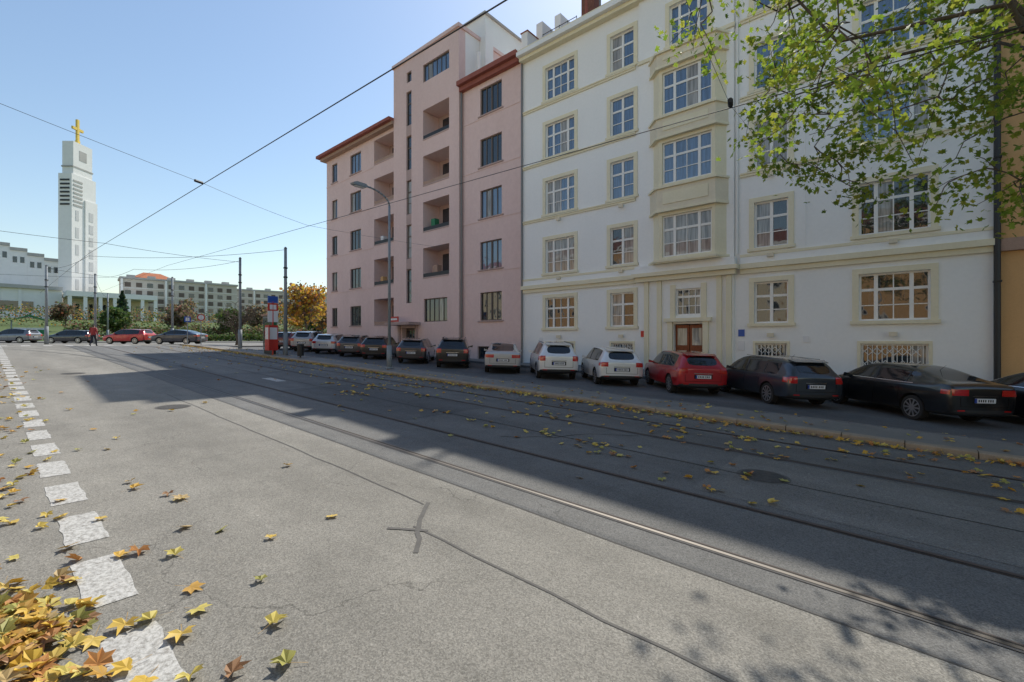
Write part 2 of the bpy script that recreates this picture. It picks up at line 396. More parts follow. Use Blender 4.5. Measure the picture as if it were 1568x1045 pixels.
win.box(-8.28,-7.64,yc+.2,yc+.26,.25,2.86,'wood'); win.box(-7.61,-6.97,yc+.2,yc+.26,.25,2.86,'wood')
for a in (-8.18,-7.51):
    for z0,z1 in ((.45,1.1),(1.2,1.75)): win.box(a,a+.44,yc+.17,yc+.199,z0,z1,'wood')
    win.box(a,a+.44,yc+.185,yc+.199,1.9,2.7,'glassc')
window(win,-8.2,-7.05,3.3,4.55,yc,4,(.35,.7),glass='glass')
trim.box(-8.55,-8.32,yc-.16,yc+.01,-.5,3.0,'cream'); trim.box(-6.93,-6.7,yc-.16,yc+.01,-.5,3.0,'cream')
trim.box(-8.7,-6.55,yc-.22,yc+.01,3.003,3.17,'cream')
trim.box(-8.45,-8.22,yc-.07,yc+.01,3.175,4.75,'cream'); trim.box(-7.03,-6.8,yc-.07,yc+.01,3.175,4.75,'cream')
for a in (-9.75,-9.1,-6.35,-5.95):
    trim.box(a,a+.22,yc-.1,yc+.01,-.5,5.0,'cream')
trim.box(-9.95,-9.78,yc-.03,yc+.01,2.3,2.6,'red')
trim.box(-5.5,-5.25,D-.03,D+.01,2.3,2.6,'signb'); trim.box(-5.5,-5.25,D-.03,D+.01,1.7,2.1,'signw')
for a in(-16.4,-3.1): trim.box(a,a+.2,D-.03,D+.01,2.05,2.3,'signw')
trim.box(cxl-.1,cxr+.1,yc-.25,yc+.01,5.003,5.22,'cream'); trim.box(cxl-.22,cxr+.22,yc-.42,yc+.01,5.223,5.4,'cream'); trim.box(cxl-.1,cxr+.1,yc-.3,yc+.01,5.403,5.75,'white')
for (a,b) in ((XL,cxl-.23),(cxr+.23,XR)):
    trim.box(a,b,D-.1,D+.01,5.0,5.2,'cream'); trim.box(a,b,D-.2,D+.01,5.203,5.42,'cream'); trim.box(a,b,D-.07,D+.01,5.425,5.72,'white')
    trim.box(a,b,D-.09,D+.01,5.722,5.83,'cream')
    for z in (9.18,12.48,15.83):
        trim.box(a,b,D-.07,D+.01,z,z+.1,'cream'); trim.box(a,b,D-.11,D+.01,z+.103,z+.17,'cream')
trim.box(cxl-.05,cxr+.05,yc-.08,yc+.01,15.83,16.0,'cream')
trim.box(XL,cxl,D-.07,D+.01,-1,.78,'plinth'); trim.box(cxr,XR,D-.07,D+.01,-1,.78,'plinth')
trim.box(cxl,-9.77,yc-.05,yc+.01,-1,.7,'plinth'); trim.box(-9.52,-9.11,yc-.05,yc+.01,-1,.7,'plinth')
def bay(z0,z1,mat,fx0,fx1,fy,sx0,sx1,mb,hole=None):
    if hole:
        mb.wall(fx0,fx1,z0,z1,fy,[hole],mat,depth=.15)
        mb.quad((sx0,yc,z0),(fx0,fy,z0),(fx0,fy,z1),(sx0,yc,z1),mat); mb.quad((fx1,fy,z0),(sx1,yc,z0),(sx1,yc,z1),(fx1,fy,z1),mat)
    else: mb.prism([(sx0,yc+.02),(fx0,fy),(fx1,fy),(sx1,yc+.02)],z0,z1,mat)
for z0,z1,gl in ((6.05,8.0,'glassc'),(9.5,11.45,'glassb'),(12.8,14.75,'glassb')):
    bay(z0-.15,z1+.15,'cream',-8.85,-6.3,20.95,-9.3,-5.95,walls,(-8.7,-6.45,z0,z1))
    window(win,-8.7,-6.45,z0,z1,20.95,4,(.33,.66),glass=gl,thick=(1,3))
for z0,z1 in ((5.75,5.9),(8.15,9.35),(11.6,12.65),(14.9,15.7)):
    if z0>6:
        bay(z0+.12,z1-.1,'sand',-8.9,-6.25,20.8,-9.5,-5.85,trim)
        trim.box(-8.6,-6.55,20.77,20.799,z0+.35,z1-.3,'cream')
    bay(z1-.098,z1,'cream',-8.97,-6.18,20.7,-9.6,-5.8,trim); bay(z0,z0+.118,'cream',-8.95,-6.2,20.74,-9.56,-5.82,trim)
for a in (-14.95,-11.05,-4.24,-.32):
    for z in (5.9,9.25,2.55):
        trim.box(a-.12,a+.12,D-.2,D-.08 if z<9 else D-.11,z-.28,z-.12,'sand')
roof.box(XL,XR,D-.35,D+1.8,19.0,19.2,'cream'); roof.box(XL-.02,XR+.02,D-.6,D+1.8,19.203,19.45,'white'); roof.box(XL,XR,D-.5,D+1.8,19.453,19.6,'cream')
roof.prism_x([(D-.3,19.603),(27.5,23.2),(36,19.603)],XL+.4,XR,'tile')
roof.prism_x([(D,19.0),(D,20.9),(23,20.9),(23,22.3),(25,22.3),(25,23.9),(29,23.9),(29,19)],XL-.1,XL+.38,'white')
roof.prism_x([(D-.05,20.903),(22.98,20.903),(22.98,20.95),(D-.05,20.95)],XL-.15,XL+.43,'redc')
roof.box(-10,-5.3,22.6,26,19.7,20.9,'white'); roof.box(-10.2,-5.1,22.4,26.2,20.903,21.1,'cream')
for cx,cy in ((-15.2,24.2),(-12.3,25.4),(-2.2,25)):
    roof.box(cx,cx+.9,cy,cy+.6,20.5,23.9,'tile'); roof.box(cx-.08,cx+.98,cy-.08,cy+.68,23.903,24.05,'grey')
roof.tube((-13.2,23,20.6),(-13.2,23,23),.06,.06,'pipe'); roof.tube((-14.1,23,20.6),(-14.1,23,22.4),.09,.09,'redc')
for k in range(5): roof.tube((-16.6+k*.6,22.1,20),(-16.6+k*.6,22.1,20.7),.02,.02,'black',5)
roof.tube((-16.6,22.1,20.65),(-14.2,22.1,20.65),.02,.02,'black',5)
trim.tube((XL+.02,D-.1,.3),(XL+.02,D-.1,19.0),.06,.06,'pipe'); trim.tube((XR+.06,D-.14,-.3),(XR+.06,D-.14,19.0),.085,.085,'black')
trim.tube((cxr+.12,D-.09,5.9),(cxr+.12,D-.09,19.0),.045,.045,'frame')
trim.tube((-3,D-.09,5.9),(-3,D-.09,19.0),.012,.012,'frame')
for k in (.5,4,8,12,16):
    trim.box(XR-.03,XR+.16,D-.24,D,k,k+.06,'black')
walls.obj('walls',wb); win.obj('windows',wb); trim.obj('trim',wb); roof.obj('roof',wb)
# ------------------------------------------------------------ orange building on right
ob=empty('orange_apartment_building'); walls=MB(); win=MB()
hs=[]
for z0 in (2.6,6.2,9.6,13.0,16.3):
    for a in (3.6,7.2,10.8,14.4):
        hs.append((a,a+1.5,z0,z0+1.8)); window(win,a,a+1.5,z0,z0+1.8,D+.05,2,(.66,))
walls.wall(XR+.01,17,-1.5,19.5,D+.05,hs,'orange'); walls.box(XR+.02,17,D+1,34,-1.5,19.5,'orange')
walls.box(XR+.01,17,D-.12,D+.06,5.0,5.4,'brownc'); walls.box(XR+.01,17,D-.3,D+1.1,19.5,20,'brownc'); walls.box(XR+.01,17,D-.02,D+.06,-1.5,.7,'plinth')
walls.obj('walls',ob); win.obj('windows',ob)
# ------------------------------------------------------------ pink building
pb=empty('pink_apartment_building'); walls=MB(); win=MB(); trim=MB(); roof=MB()
sill=[3.45,6.8,10.2,13.6,17.0]
hs=[]
for i,z in enumerate(sill):
    h=1.85 if i<4 else 1.8
    hs.append((-21.35,-19.42,z,z+h)); window(win,-21.35,-19.42,z,z+h,D,4,(),frame='framed',glass=R.choice(['glassb','glass','glassb']),thick=(2,),fw=.06,bar=.06)
    trim.box(-21.5,-19.27,D-.09,D+.01,z-.09,z-.003,'pinkd')
hs.append((-21.6,-20.2,.9,1.75)); window(win,-21.6,-20.2,.9,1.75,D,2,(),frame='framed',glass='glass')
walls.wall(-23.1,-17.7,-1,19.15,D,hs,'pink')
for z in sill[1:]: trim.box(-23.05,-17.85,D-.025,D+.01,z-.2,z-.095,'pink')
roof.box(-23.1,-17.82,D-.3,D+2,19.15,19.45,'redc'); roof.box(-23.1,-17.82,D-.55,D+2,19.453,19.75,'redc')
walls.box(-23.1,-17.72,D+1.8,34,-1,19.15,'pink')
roof.box(-23.1,-17.85,D+.3,33,19.753,19.9,'redc')
yb=D-.3; hs=[]
for i,z in enumerate(sill[1:]):
    hs.append((-27.0,-24.1,z,z+2.15,1.5))
hs.append((-26.9,-24.3,3.5,5.2)); window(win,-26.9,-24.3,3.5,5.2,yb,5,(),frame='framed',glass='glass')
hs.append((-27.0,-24.1,21.2,22.5)); window(win,-27.0,-24.1,21.2,22.5,yb,6,(),frame='framed',glass='glassb')
for i in range(5):
    z0=5.0+i*3.4; hs.append((-29.05,-28.4,z0,z0+2.6)); window(win,-29.05,-28.4,z0,z0+2.6,yb,1,(.33,.66),frame='framed',glass='glass')
    if i<4: trim.box(-29.04,-28.41,yb-.004,yb+.01,z0+2.603,z0+3.397,'pinkd')
hs.append((-29.0,-28.4,21.9,22.7)); window(win,-29.0,-28.4,21.9,22.7,yb,1,(),frame='framed',glass='glass')
hs.append((-29.6,-28.0,.5,3.1,.5))
win.box(-29.58,-28.02,yb+.4,yb+.45,.6,3.1,'framed'); win.box(-29.4,-28.9,yb+.38,yb+.399,1.5,2.9,'glass'); win.box(-28.7,-28.2,yb+.38,yb+.399,1.5,2.9,'glass')
trim.box(-30.3,-27.3,yb-1.1,yb-.001,3.3,3.5,'pinkd'); trim.box(-30.0,-29.75,yb-.12,yb+.01,.3,3.298,'pinkd'); trim.box(-27.85,-27.6,yb-.12,yb+.01,.3,3.298,'pinkd')
walls.wall(-30.7,-23.1,-1,23.6,yb,hs,'pink')
walls.quad((-23.1,yb,-1),(-23.1,D+.3,-1),(-23.1,D+.3,23.6),(-23.1,yb,23.6),'pink'); walls.quad((-30.7,yb,-1),(-30.7,D+2,-1),(-30.7,D+2,23.6),(-30.7,yb,23.6),'pink')
walls.box(-30.69,-23.11,yb+1.9,30,-1,23.6,'pink'); walls.quad((-23.1,D+.301,19.2),(-23.1,D+2,19.2),(-23.1,D+2,23.6),(-23.1,D+.301,23.6),'chw')
roof.box(-30.8,-23.0,yb-.12,30.1,23.603,23.85,'pink')
roof.box(-30.0,-23.15,23.8,30,23.853,25.9,'chw'); roof.box(-30.1,-23.0,23.65,30.1,25.903,26.05,'grey')
roof.box(-23.09,-22.5,23.2,24,19.9,24.6,'chw')
roof.tube((-22.6,22.6,19.9),(-22.6,22.6,22.3),.12,.12,'chw'); roof.box(-21.5,-18.2,25.4,28,19.9,21.6,'chw')
def loggia(x0,x1,z0,z1,y,dp=1.5):
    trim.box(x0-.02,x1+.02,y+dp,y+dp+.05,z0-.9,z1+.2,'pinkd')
    win.box(x0+.5,x1-1.2,y+dp-.03,y+dp-.003,z0+.1,z1-.3,'glass')
    win.box(x1-1.0,x1-.3,y+dp-.03,y+dp-.003,z0-.5,z1-.3,'glassb')
    trim.box(x0,x1,y+.03,y+.1,z0+.003,z0+.28,'black' if R.random()<.5 else 'brownc')
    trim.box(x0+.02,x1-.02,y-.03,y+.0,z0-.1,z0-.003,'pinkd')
    if R.random()<.7:
        k=x0+R.uniform(.3,.8); trim.box(k,k+R.uniform(.3,.7),y+.3,y+.7,z0,z0+R.uniform(.4,.9),R.choice(['brownc','green','signw','orange']))
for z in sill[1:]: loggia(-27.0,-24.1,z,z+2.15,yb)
hs=[]
for i,z in enumerate(sill):
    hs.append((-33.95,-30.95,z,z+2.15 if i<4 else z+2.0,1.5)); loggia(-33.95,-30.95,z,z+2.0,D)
    for (a,b,n) in ((-37.8,-36.0,3),(-41.1,-40.1,2)):
        hs.append((a,b,z,z+1.75)); window(win,a,b,z,z+1.75,D,n,(),frame='framed',glass=R.choice(['glassb','glass']),fw=.06,bar=.06)
        trim.box(a-.1,b+.1,D-.08,D+.01,z-.09,z-.003,'pinkd')
walls.wall(-42.1,-30.7,-1,19.3,D,hs,'pink')
for z in sill[1:]: trim.box(-42.1,-34.1,D-.025,D+.01,z-.24,z-.12,'pink')
walls.box(-42.09,-30.71,D+1.8,36,-1,19.3,'pink'); walls.quad((-42.1,D,-1),(-42.1,D+2,-1),(-42.1,D+2,19.3),(-42.1,D,19.3),'pink')
roof.box(-42.5,-30.72,D-.45,36.3,19.303,19.55,'brownc'); roof.box(-42.8,-30.72,D-.75,36.5,19.553,19.8,'redc')
roof.box(-42.2,-30.75,D+.4,35,19.803,20.3,'tile')
trim.box(-23.1,-17.72,D-.05,D+.01,-1,.9,'plinth'); trim.box(-27.59,-23.1,yb-.05,yb+.01,-1,1.0,'plinth'); trim.box(-42.1,-30.7,D-.05,D+.01,-1,1.6,'plinth')
trim.tube((-23.0,yb+.15,.5),(-23.0,yb+.15,19.1),.06,.06,'pipe'); trim.tube((-30.78,D-.08,.9),(-30.78,D-.08,19.3),.06,.06,'pipe')
trim.box(-30.1,-28.9,yb-.9,yb-.8,3.55,3.95,'red'); trim.box(-30.05,-28.95,yb-.91,yb-.901,3.68,3.82,'signw')
walls.obj('walls',pb); win.obj('windows',pb); trim.obj('trim',pb); roof.obj('roof',pb)
# ------------------------------------------------------------ opposite side buildings (reflected in the windows)
x=-62
for k,(w,h,mt) in enumerate([(18,13,'ochre'),(17,14,'orange'),(18,12.5,'ochre'),(16,14,'orange'),(20,13,'ochre')]):
    e=empty('opposite_apartment_building'); a=MB(); b=MB()
    z0=g(x)-1; y=-14
    a.box(x,x+w-.05,y-10,y,z0,z0+h,mt); a.box(x,x+w-.05,y-10.3,y+.35,z0+h+.003,z0+h+.4,'white')
    a.prism_x([(y+.3,z0+h+.403),(y-5,z0+h+3),(y-10.2,z0+h+.403)],x,x+w-.05,'tile')
    for r in range(4):
        for c in range(int(w//3)):
            xx=x+1+c*3; zz=z0+2.2+r*2.9
            b.box(xx,xx+1.3,y+.003,y+.05,zz,zz+1.7,'frame'); b.box(xx+.1,xx+.6,y+.052,y+.06,zz+.1,zz+1.6,'glass'); b.box(xx+.7,xx+1.2,y+.052,y+.06,zz+.1,zz+1.6,'glass')
    a.obj('walls',e); b.obj('windows',e); x+=w
# ------------------------------------------------------------ cars
CG=simple('car_glass',(.012,.015,.018),.04,0,.8)
CB=simple('car_black_plastic',(.025,.025,.026),.5)
CT=simple('tyre_rubber',(.02,.02,.02),.85)
CR=simple('alloy_rim',(.5,.5,.52),.3,.8)
CTL=simple('tail_light',(.5,.012,.012),.12,0,.7,None,1)
CHL=simple('head_light',(.7,.72,.75),.08,0,.8)
CP=simple('number_plate',(.72,.73,.75),.4)
CC=simple('chrome',(.7,.7,.7),.15,1)
DARK=simple('wheel_arch',(.008,.008,.008),.9)
P0=simple('car_paint_default',(.5,.5,.5),.28,.25,.5,None,1.0)
CE=simple('plate_blue',(.02,.06,.35),.4)
SL=[P0,CG,CB,CT,CR,CTL,CHL,CP,CC,DARK,CE]
HATCH=[(-2.14,.80,.34,.90,None,0,'pp'),(-2.08,.86,.27,1.0,None,0,'gp'),(-1.86,.87,.24,.985,1.37,.60,'pp'),(-1.62,.875,.24,.97,1.43,.62,'pg'),
 (-.9,.885,.2,.95,1.485,.64,'pg'),(-.1,.89,.19,.93,1.50,.65,'pg'),(.35,.89,.19,.92,1.46,.64,'gg'),(.85,.89,.19,.91,1.20,.69,'gp'),(1.22,.885,.19,.91,None,0,'pp'),(1.7,.865,.22,.86,None,0,'pp'),(2.03,.80,.26,.75,None,0,'pp'),(2.14,.66,.32,.62,None,0,'pp')]
SEDAN=[(-2.34,.80,.34,.93,None,0,'pp'),(-2.28,.86,.27,1.03,None,0,'pp'),(-2.05,.87,.24,1.045,None,0,'gp'),(-1.50,.875,.22,1.0,1.24,.61,'gp'),(-1.20,.88,.22,.98,1.335,.62,'gg'),(-.75,.885,.2,.965,1.42,.63,'pg'),
 (-.1,.89,.19,.95,1.455,.64,'pg'),(.35,.89,.19,.94,1.42,.64,'gg'),(.9,.89,.19,.93,1.18,.69,'gp'),(1.35,.885,.19,.92,None,0,'pp'),(1.85,.86,.22,.86,None,0,'pp'),(2.22,.80,.26,.76,None,0,'pp'),(2.34,.66,.32,.63,None,0,'pp')]
def car_mesh(kind):
    st,sx,sz,wb_=dict(hatch=(HATCH,1,1,1.27),wagon=(HATCH,1.09,.985,1.36),suv=(HATCH,1.04,1.09,1.33),sedan=(SEDAN,1,1,1.34))[kind]
    rings=[];vs=[]
    for (x,w,zs,zb,zr,wr,fl) in st:
        x*=sx; z=lambda q:q*sz
        lo=[(0,z(zs)),(w*.84,z(zs)),(w*.975,z(zs+.09)),(w*1.0,z(zs+.45*(zb-zs))),(w*.995,z(zb-.13)),(w*.945,z(zb))]
        if zr: up=[(wr,z(zr-.045)),(wr*.86,z(zr-.014)),(0,z(zr))]
        else: up=[(w*.76,z(zb+.02)),(w*.64,z(zb+.03)),(0,z(zb+.045))]
        rings.append([(x,a,b) for a,b in lo+up])
    idx=[]
    for r in rings:
        L=[];Rr=[]
        for i,(x,y,z_) in enumerate(r):
            vs.append((x,y,z_)); L.append(len(vs)-1)
            if i in(0,8): Rr.append(L[-1])
            else: vs.append((x,-y,z_)); Rr.append(len(vs)-1)
        idx.append((L,Rr))
    fs=[];ms=[]
    for k in range(len(rings)-1):
        fl=st[k][6]
        for side in(0,1):
            A=idx[k][side];B=idx[k+1][side]
            for i in range(8):
                f=(A[i],A[i+1],B[i+1],B[i]) if side==1 else (A[i],B[i],B[i+1],A[i+1])
                m=0
                if i in(0,1): m=2
                if i==5 and fl[1]=='g': m=1
                if i==7 and fl[0]=='g': m=1
                fs.append(f);ms.append(m)
    for k,rev in((0,False),(len(rings)-1,True)):
        L,Rr=idx[k]
        for i in range(8):
            f=list(dict.fromkeys([L[i],L[i+1],Rr[i+1],Rr[i]]))
            if rev: f=f[::-1]
            fs.append(f); ms.append(2 if i in(0,1) else 0)
    me=bpy.data.meshes.new('b'); me.from_pydata(vs,[],fs)
    for m in SL: me.materials.append(m)
    me.polygons.foreach_set('material_index',ms)
    bm=bmesh.new(); bm.from_mesh(me); bmesh.ops.recalc_face_normals(bm,faces=bm.faces); bm.verts.ensure_lookup_table()
    cl=bm.edges.layers.float.new('crease_edge')
    sh=set(); back=set(); roofe=set()
    for L,Rr in idx:
        for q in(L,Rr): sh.add(q[5]); roofe.add(q[6])
    for q in idx[0]: back|=set(q)
    for e in bm.edges:
        a,b=e.verts[0].index,e.verts[1].index
        mats={f.material_index for f in e.link_faces}
        if a in sh and b in sh: e[cl]=.5
        if a in roofe and b in roofe: e[cl]=.35
        if a in back and b in back and len(mats)==1 and abs(vs[a][1])>.1 and abs(vs[b][1])>.1: e[cl]=.35
        if len(mats)>1 and 1 in mats: e[cl]=.75
        if len(mats)>1 and 2 in mats: e[cl]=.6
    bm.to_mesh(me); bm.free()
    o=bpy.data.objects.new('tmpcar',me); COL.objects.link(o)
    sub=o.modifiers.new('s','SUBSURF'); sub.levels=2; sub.render_levels=2
    wr_=.325*(1.06 if kind=='suv' else 1); cm=MB(); fx=wb_; rx=-wb_+.02
    for xx in (fx,rx):
        for sy in(1,-1): cm.tube((xx,sy*.62,wr_+.01),(xx,sy*1.1,wr_+.01),wr_+.045,wr_+.045,DARK,32)
    cm.mats=SL[:]; cm.m=[9]*len(cm.f)
    co=cm.obj('cut'); b=o.modifiers.new('b','BOOLEAN'); b.object=co; b.operation='DIFFERENCE'; b.solver='EXACT'
    c2=MB(); c2.mats=SL[:]
    xr=st[0][0]*sx; xf=st[-1][0]*sx; zz=sz
    for sy in(1,-1):
        for hx in(-.92,-.1,.80):
            y0,y1=sorted((sy*.865,sy*.95)); c2.box(hx,hx+.012,y0,y1,.30,.95*zz,DARK)
    c2.box(xr-.1,xr+.016,-.62,.62,.505*zz,.517*zz,DARK)
    for sy in(1,-1):
        y0,y1=sorted((sy*.60,sy*.612)); c2.box(xr-.1,xr+.016,y0,y1,.5175*zz,.74*zz,DARK)
    c2.m=[9]*len(c2.f); co2=c2.obj('cut2'); b=o.modifiers.new('b2','BOOLEAN'); b.object=co2; b.operation='DIFFERENCE'; b.solver='EXACT'
    em=bpy.data.meshes.new_from_object(o.evaluated_get(bpy.context.evaluated_depsgraph_get()))
    for q in(o,co,co2): bpy.data.objects.remove(q)
    em.polygons.foreach_set('use_smooth',[True]*len(em.polygons))
    bm=bmesh.new(); bm.from_mesh(em)
    for e in bm.edges:
        if len(e.link_faces)==2 and e.calc_face_angle(0)>math.radians(38): e.smooth=False
    body=bm; bv=BVHTree.FromBMesh(bm)
    def tail(y,z):
        h=bv.ray_cast(Vector((-4,y,z)),Vector((1,0,0))); return h[0].x if h[0] else xr+.2
    def nose(y,z):
        h=bv.ray_cast(Vector((4,y,z)),Vector((-1,0,0))); return h[0].x if h[0] else xf-.2
    def sidey(x,z):
        h=bv.ray_cast(Vector((x,3,z)),Vector((0,-1,0))); return h[0].y if h[0] else .8
    d=MB(); d.mats=SL[:]
    def patch(fn,axis,ys,zs,off,mat,sy=1):
        g_=[]
        for z in zs:
            for y in ys:
                if axis=='x-': g_.append((fn(sy*y,z)-off,sy*y,z))
                elif axis=='x+': g_.append((fn(sy*y,z)+off,sy*y,z))
                else: g_.append((y,sy*(fn(y,z)+off),z))
        n=len(ys); f=[]
        for i in range(len(zs)-1):
            for j in range(n-1): f.append((i*n+j,i*n+j+1,(i+1)*n+j+1,(i+1)*n+j))
        d.add(g_,f,mat)
    lin=lambda a,b,n:[a+(b-a)*i/(n-1) for i in range(n)]
    for sy in(1,-1):
        wmax=.815
        if kind=='sedan': patch(tail,'x-',lin(.42,wmax,10),lin(.78,.93,5),.012,CTL,sy); tz=(.78,.93)
        elif kind=='hatch': patch(tail,'x-',lin(.54,wmax,8),lin(.78,.95,5),.012,CTL,sy); tz=(.78,.95)
        else: patch(tail,'x-',lin(.58,wmax,8),lin(.76*zz,.96*zz,6),.012,CTL,sy); tz=(.76*zz,.95*zz)
        patch(sidey,'y',lin(xr+.05,xr+.26,8),lin(tz[0]+.02,tz[1]-.02,4),.008,CTL,sy)
        patch(tail,'x-',lin(.5,.68,4),lin(.40*zz,.43*zz,2),.01,CTL,sy)
        patch(nose,'x+',lin(.42,.72,7),lin(.56*zz,.66*zz,4),.008,CHL,sy)
    patch(tail,'x-',lin(-.31,.31,8),lin(.595*zz,.74*zz,3),.003,DARK)
    xp=min(tail(0,.66*zz),tail(0,.61*zz),tail(0,.73*zz))
    d.box(xp-.02,xp+.02,-.26,.26,.61*zz,.61*zz+.11,CP); d.box(xp-.022,xp+.018,.262-.045,.262,.612*zz,.608*zz+.11,CE)
    for k in range(7):
        yy=-.2+k*.055+(.02 if k>2 else 0); d.box(xp-.0215,xp+.0,yy,yy+.03,.61*zz+.025,.61*zz+.085,DARK)
    patch(tail,'x-',lin(-.32,.32,8),lin(.765*zz,.785*zz,2),.014,CC)
    for xx in(fx,rx):
        for sy in(1,-1):
            def cyl(y0,y1,r,m,nn=32): d.tube((xx,sy*y0,wr_),(xx,sy*y1,wr_),r,r,m,nn)
            cyl(.66,.855,wr_-.012,CT); cyl(.68,.845,wr_,CT); cyl(.70,.858,wr_*.70,DARK); cyl(.70,.865,wr_*.16,CR,12)
            for q in range(10):
                a=q*math.pi/5; ca,sa=math.cos(a),math.sin(a); h=.02; p=[]
                for rr in(.04,wr_*.69):
                    for off in(-h,h):
                        for yy in(.83,.864): p.append((xx+rr*ca-off*sa,sy*yy,wr_+rr*sa+off*ca))
                d.add(p,[(0,1,3,2),(4,6,7,5),(0,2,6,4),(1,5,7,3),(0,4,5,1),(2,3,7,6)],CR)
            for q in range(32):
                a0=q*2*math.pi/32;a1=(q+1)*2*math.pi/32; r0=wr_*.66;r1=wr_*.73
                d.add([(xx+r*math.cos(a),sy*.862,wr_+r*math.sin(a)) for a,r in((a0,r0),(a1,r0),(a1,r1),(a0,r1))],[(0,1,2,3)],CR)
    for sy in(1,-1):
        def bx(x0,x1,a,b,z0,z1,m): d.box(x0,x1,min(sy*a,sy*b),max(sy*a,sy*b),z0*zz,z1*zz,m)
        mx=.74*sx if kind!='sedan' else .86
        d.add([(mx-.06,sy*.80,.95*zz),(mx+.06,sy*.80,.95*zz),(mx+.05,sy*1.0,.95*zz),(mx-.06,sy*1.01,.95*zz),(mx-.06,sy*.80,1.0*zz),(mx+.04,sy*.80,1.0*zz),(mx+.01,sy*1.0,1.05*zz),(mx-.06,sy*1.01,1.06*zz)],
          [(0,3,2,1),(4,5,6,7),(0,1,5,4),(1,2,6,5),(2,3,7,6),(3,0,4,7)],P0)
        for hx in(-.80,.02):
            yy=sidey(hx,.80*zz); bx(hx,hx+.16,yy-.01,yy+.022,.79,.815,P0)
        patch(sidey,'y',lin(-.14,-.06,2),lin(.965*zz,1.34*zz,7),.006,CB,sy)
        patch(sidey,'y',lin(-1.1,-1.06,2) ,lin(.98*zz,1.27*zz,6),.006,CB,sy)
        patch(sidey,'y',lin(-1.3,.95,20),lin(.965*zz,.98*zz,2),.006,CC if kind=='sedan' else CB,sy)
    if kind!='sedan':
        d.add([(xr+.20,-.50,1.385*zz),(xr+.20,.50,1.385*zz),(xr+.46,.56,1.442*zz),(xr+.46,-.56,1.442*zz),(xr+.21,-.50,1.365*zz),(xr+.21,.50,1.365*zz),(xr+.46,.56,1.39*zz),(xr+.46,-.56,1.39*zz)],[(0,1,2,3),(4,7,6,5),(0,4,5,1),(1,5,6,2),(3,2,6,7),(0,3,7,4)],P0)
        xw=tail(0,1.08*zz); d.tube((xw-.015,.0,1.06*zz),(tail(.3,1.12*zz)-.015,.34,1.10*zz),.01,.007,CB,6)
    d.box(xf-.1,xf+.004,-.42,.42,.40*zz,.56*zz,CB); d.box(xf-.1,xf+.018,-.26,.26,.36*zz,.46*zz,CP)
    if kind in('wagon','suv'):
        for sy in(1,-1): d.tube((-1.5*sx,sy*.60,1.455*zz),(.2*sx,sy*.61,1.48*zz),.015,.015,CB if kind=='suv' else CC,6)
    d.tube((-1.2,0,1.46*zz if kind!='sedan' else 1.32),(-1.36,0,1.58*zz if kind!='sedan' else 1.46),.006,.003,CB,5)
    dm=d.obj('d'); body.from_mesh(dm.data); out=bpy.data.meshes.new('car_'+kind); body.to_mesh(out); body.free()
    bpy.data.objects.remove(dm)
    for m in SL: out.materials.append(m)
    return out
PAL={}
def carpaint(c):
    if c not in PAL: PAL[c]=simple('car_paint',c,.28,.25,.5,None,1.0)
    return PAL[c]
CM={k:car_mesh(k) for k in('hatch','wagon','suv','sedan')}
def car(kind,x,y,yaw,col,name='parked_car',off=.03):
    me=CM[kind].copy(); me.materials[0]=carpaint(col)
    o=bpy.data.objects.new(name,me); COL.objects.link(o)
    sl=math.atan((g(x+.5)-g(x-.5)))
    o.matrix_world=Matrix.Translation((x,y,g(x)+off))@Matrix.Rotation(-sl,4,'Y')@Matrix.Rotation(yaw,4,'Z')
    return o
YA=math.radians(90+43)
blk=(.012,.013,.015);sil=(.45,.46,.47);wht=(.75,.76,.76)
for k,x,c,dy,da in [('sedan',3.0,blk,.1,2),('sedan',-.15,blk,0,0),('wagon',-3.6,(.035,.045,.06),0,1),('hatch',-6.6,(.42,.012,.02),0,-2),('hatch',-9.75,wht,.1,0),('suv',-12.7,wht,0,1),
   ('sedan',-15.9,sil,.1,-1),('suv',-19.4,blk,-.1,2),('wagon',-22.9,(.05,.05,.055),0,0),('hatch',-26.8,blk,0,0),('wagon',-29.9,(.06,.06,.07),.1,1),('hatch',-33.3,(.6,.61,.62),0,0),('suv',-36.7,(.35,.36,.38),0,0),('hatch',-40.2,(.12,.02,.03),0,0)]:
    car(k,x,17.55+dy,YA+math.radians(da),c)
for k,x,y,a,c in [('hatch',-59,9.5,220,(.45,.015,.02)),('sedan',-54.5,12.6,220,(.02,.025,.05)),('wagon',-69,6.2,225,(.02,.025,.04)),('suv',-76,2.2,225,(.15,.17,.2)),('hatch',-66,38,100,sil)]:
    car(k,x,y,math.radians(a),c,'car',.022)
# ------------------------------------------------------------ poles & wires
def zsurf(x,off=.14): return g(x)+off
def street_lamp(x,y):
    e=empty('street_lamp',(x,y,zsurf(x))); mb=MB(); H=7.75
    mb.tube((0,0,0),(0,0,1.1),.13,.12,'pole',12); mb.tube((0,0,1.1),(0,0,H),.075,.055,'pole',10)
    mb.tube((0,0,0),(0,0,.06),.2,.2,'pole',12)
    pts=[(0,0,H)]+[(0,-1.25*(1-math.cos(t)),H+.62*math.sin(t)) for t in [i*math.pi/2/8 for i in range(1,9)]]
    for a,b in zip(pts,pts[1:]): mb.tube(a,b,.045,.04,'pole',8)
    mb.obj('pole',e,True)
    q=H+.6; h=MB(); h.prism_x([(-1.2,q-.03),(-1.3,q+.07),(-1.75,q+.09),(-1.95,q),(-1.9,q-.07),(-1.3,q-.09)],-.14,.14,'pole'); h.box(-.1,.1,-1.8,-1.35,q-.115,q-.091,'signw'); h.obj('lamp_head',e)
street_lamp(-18.6,12.6)
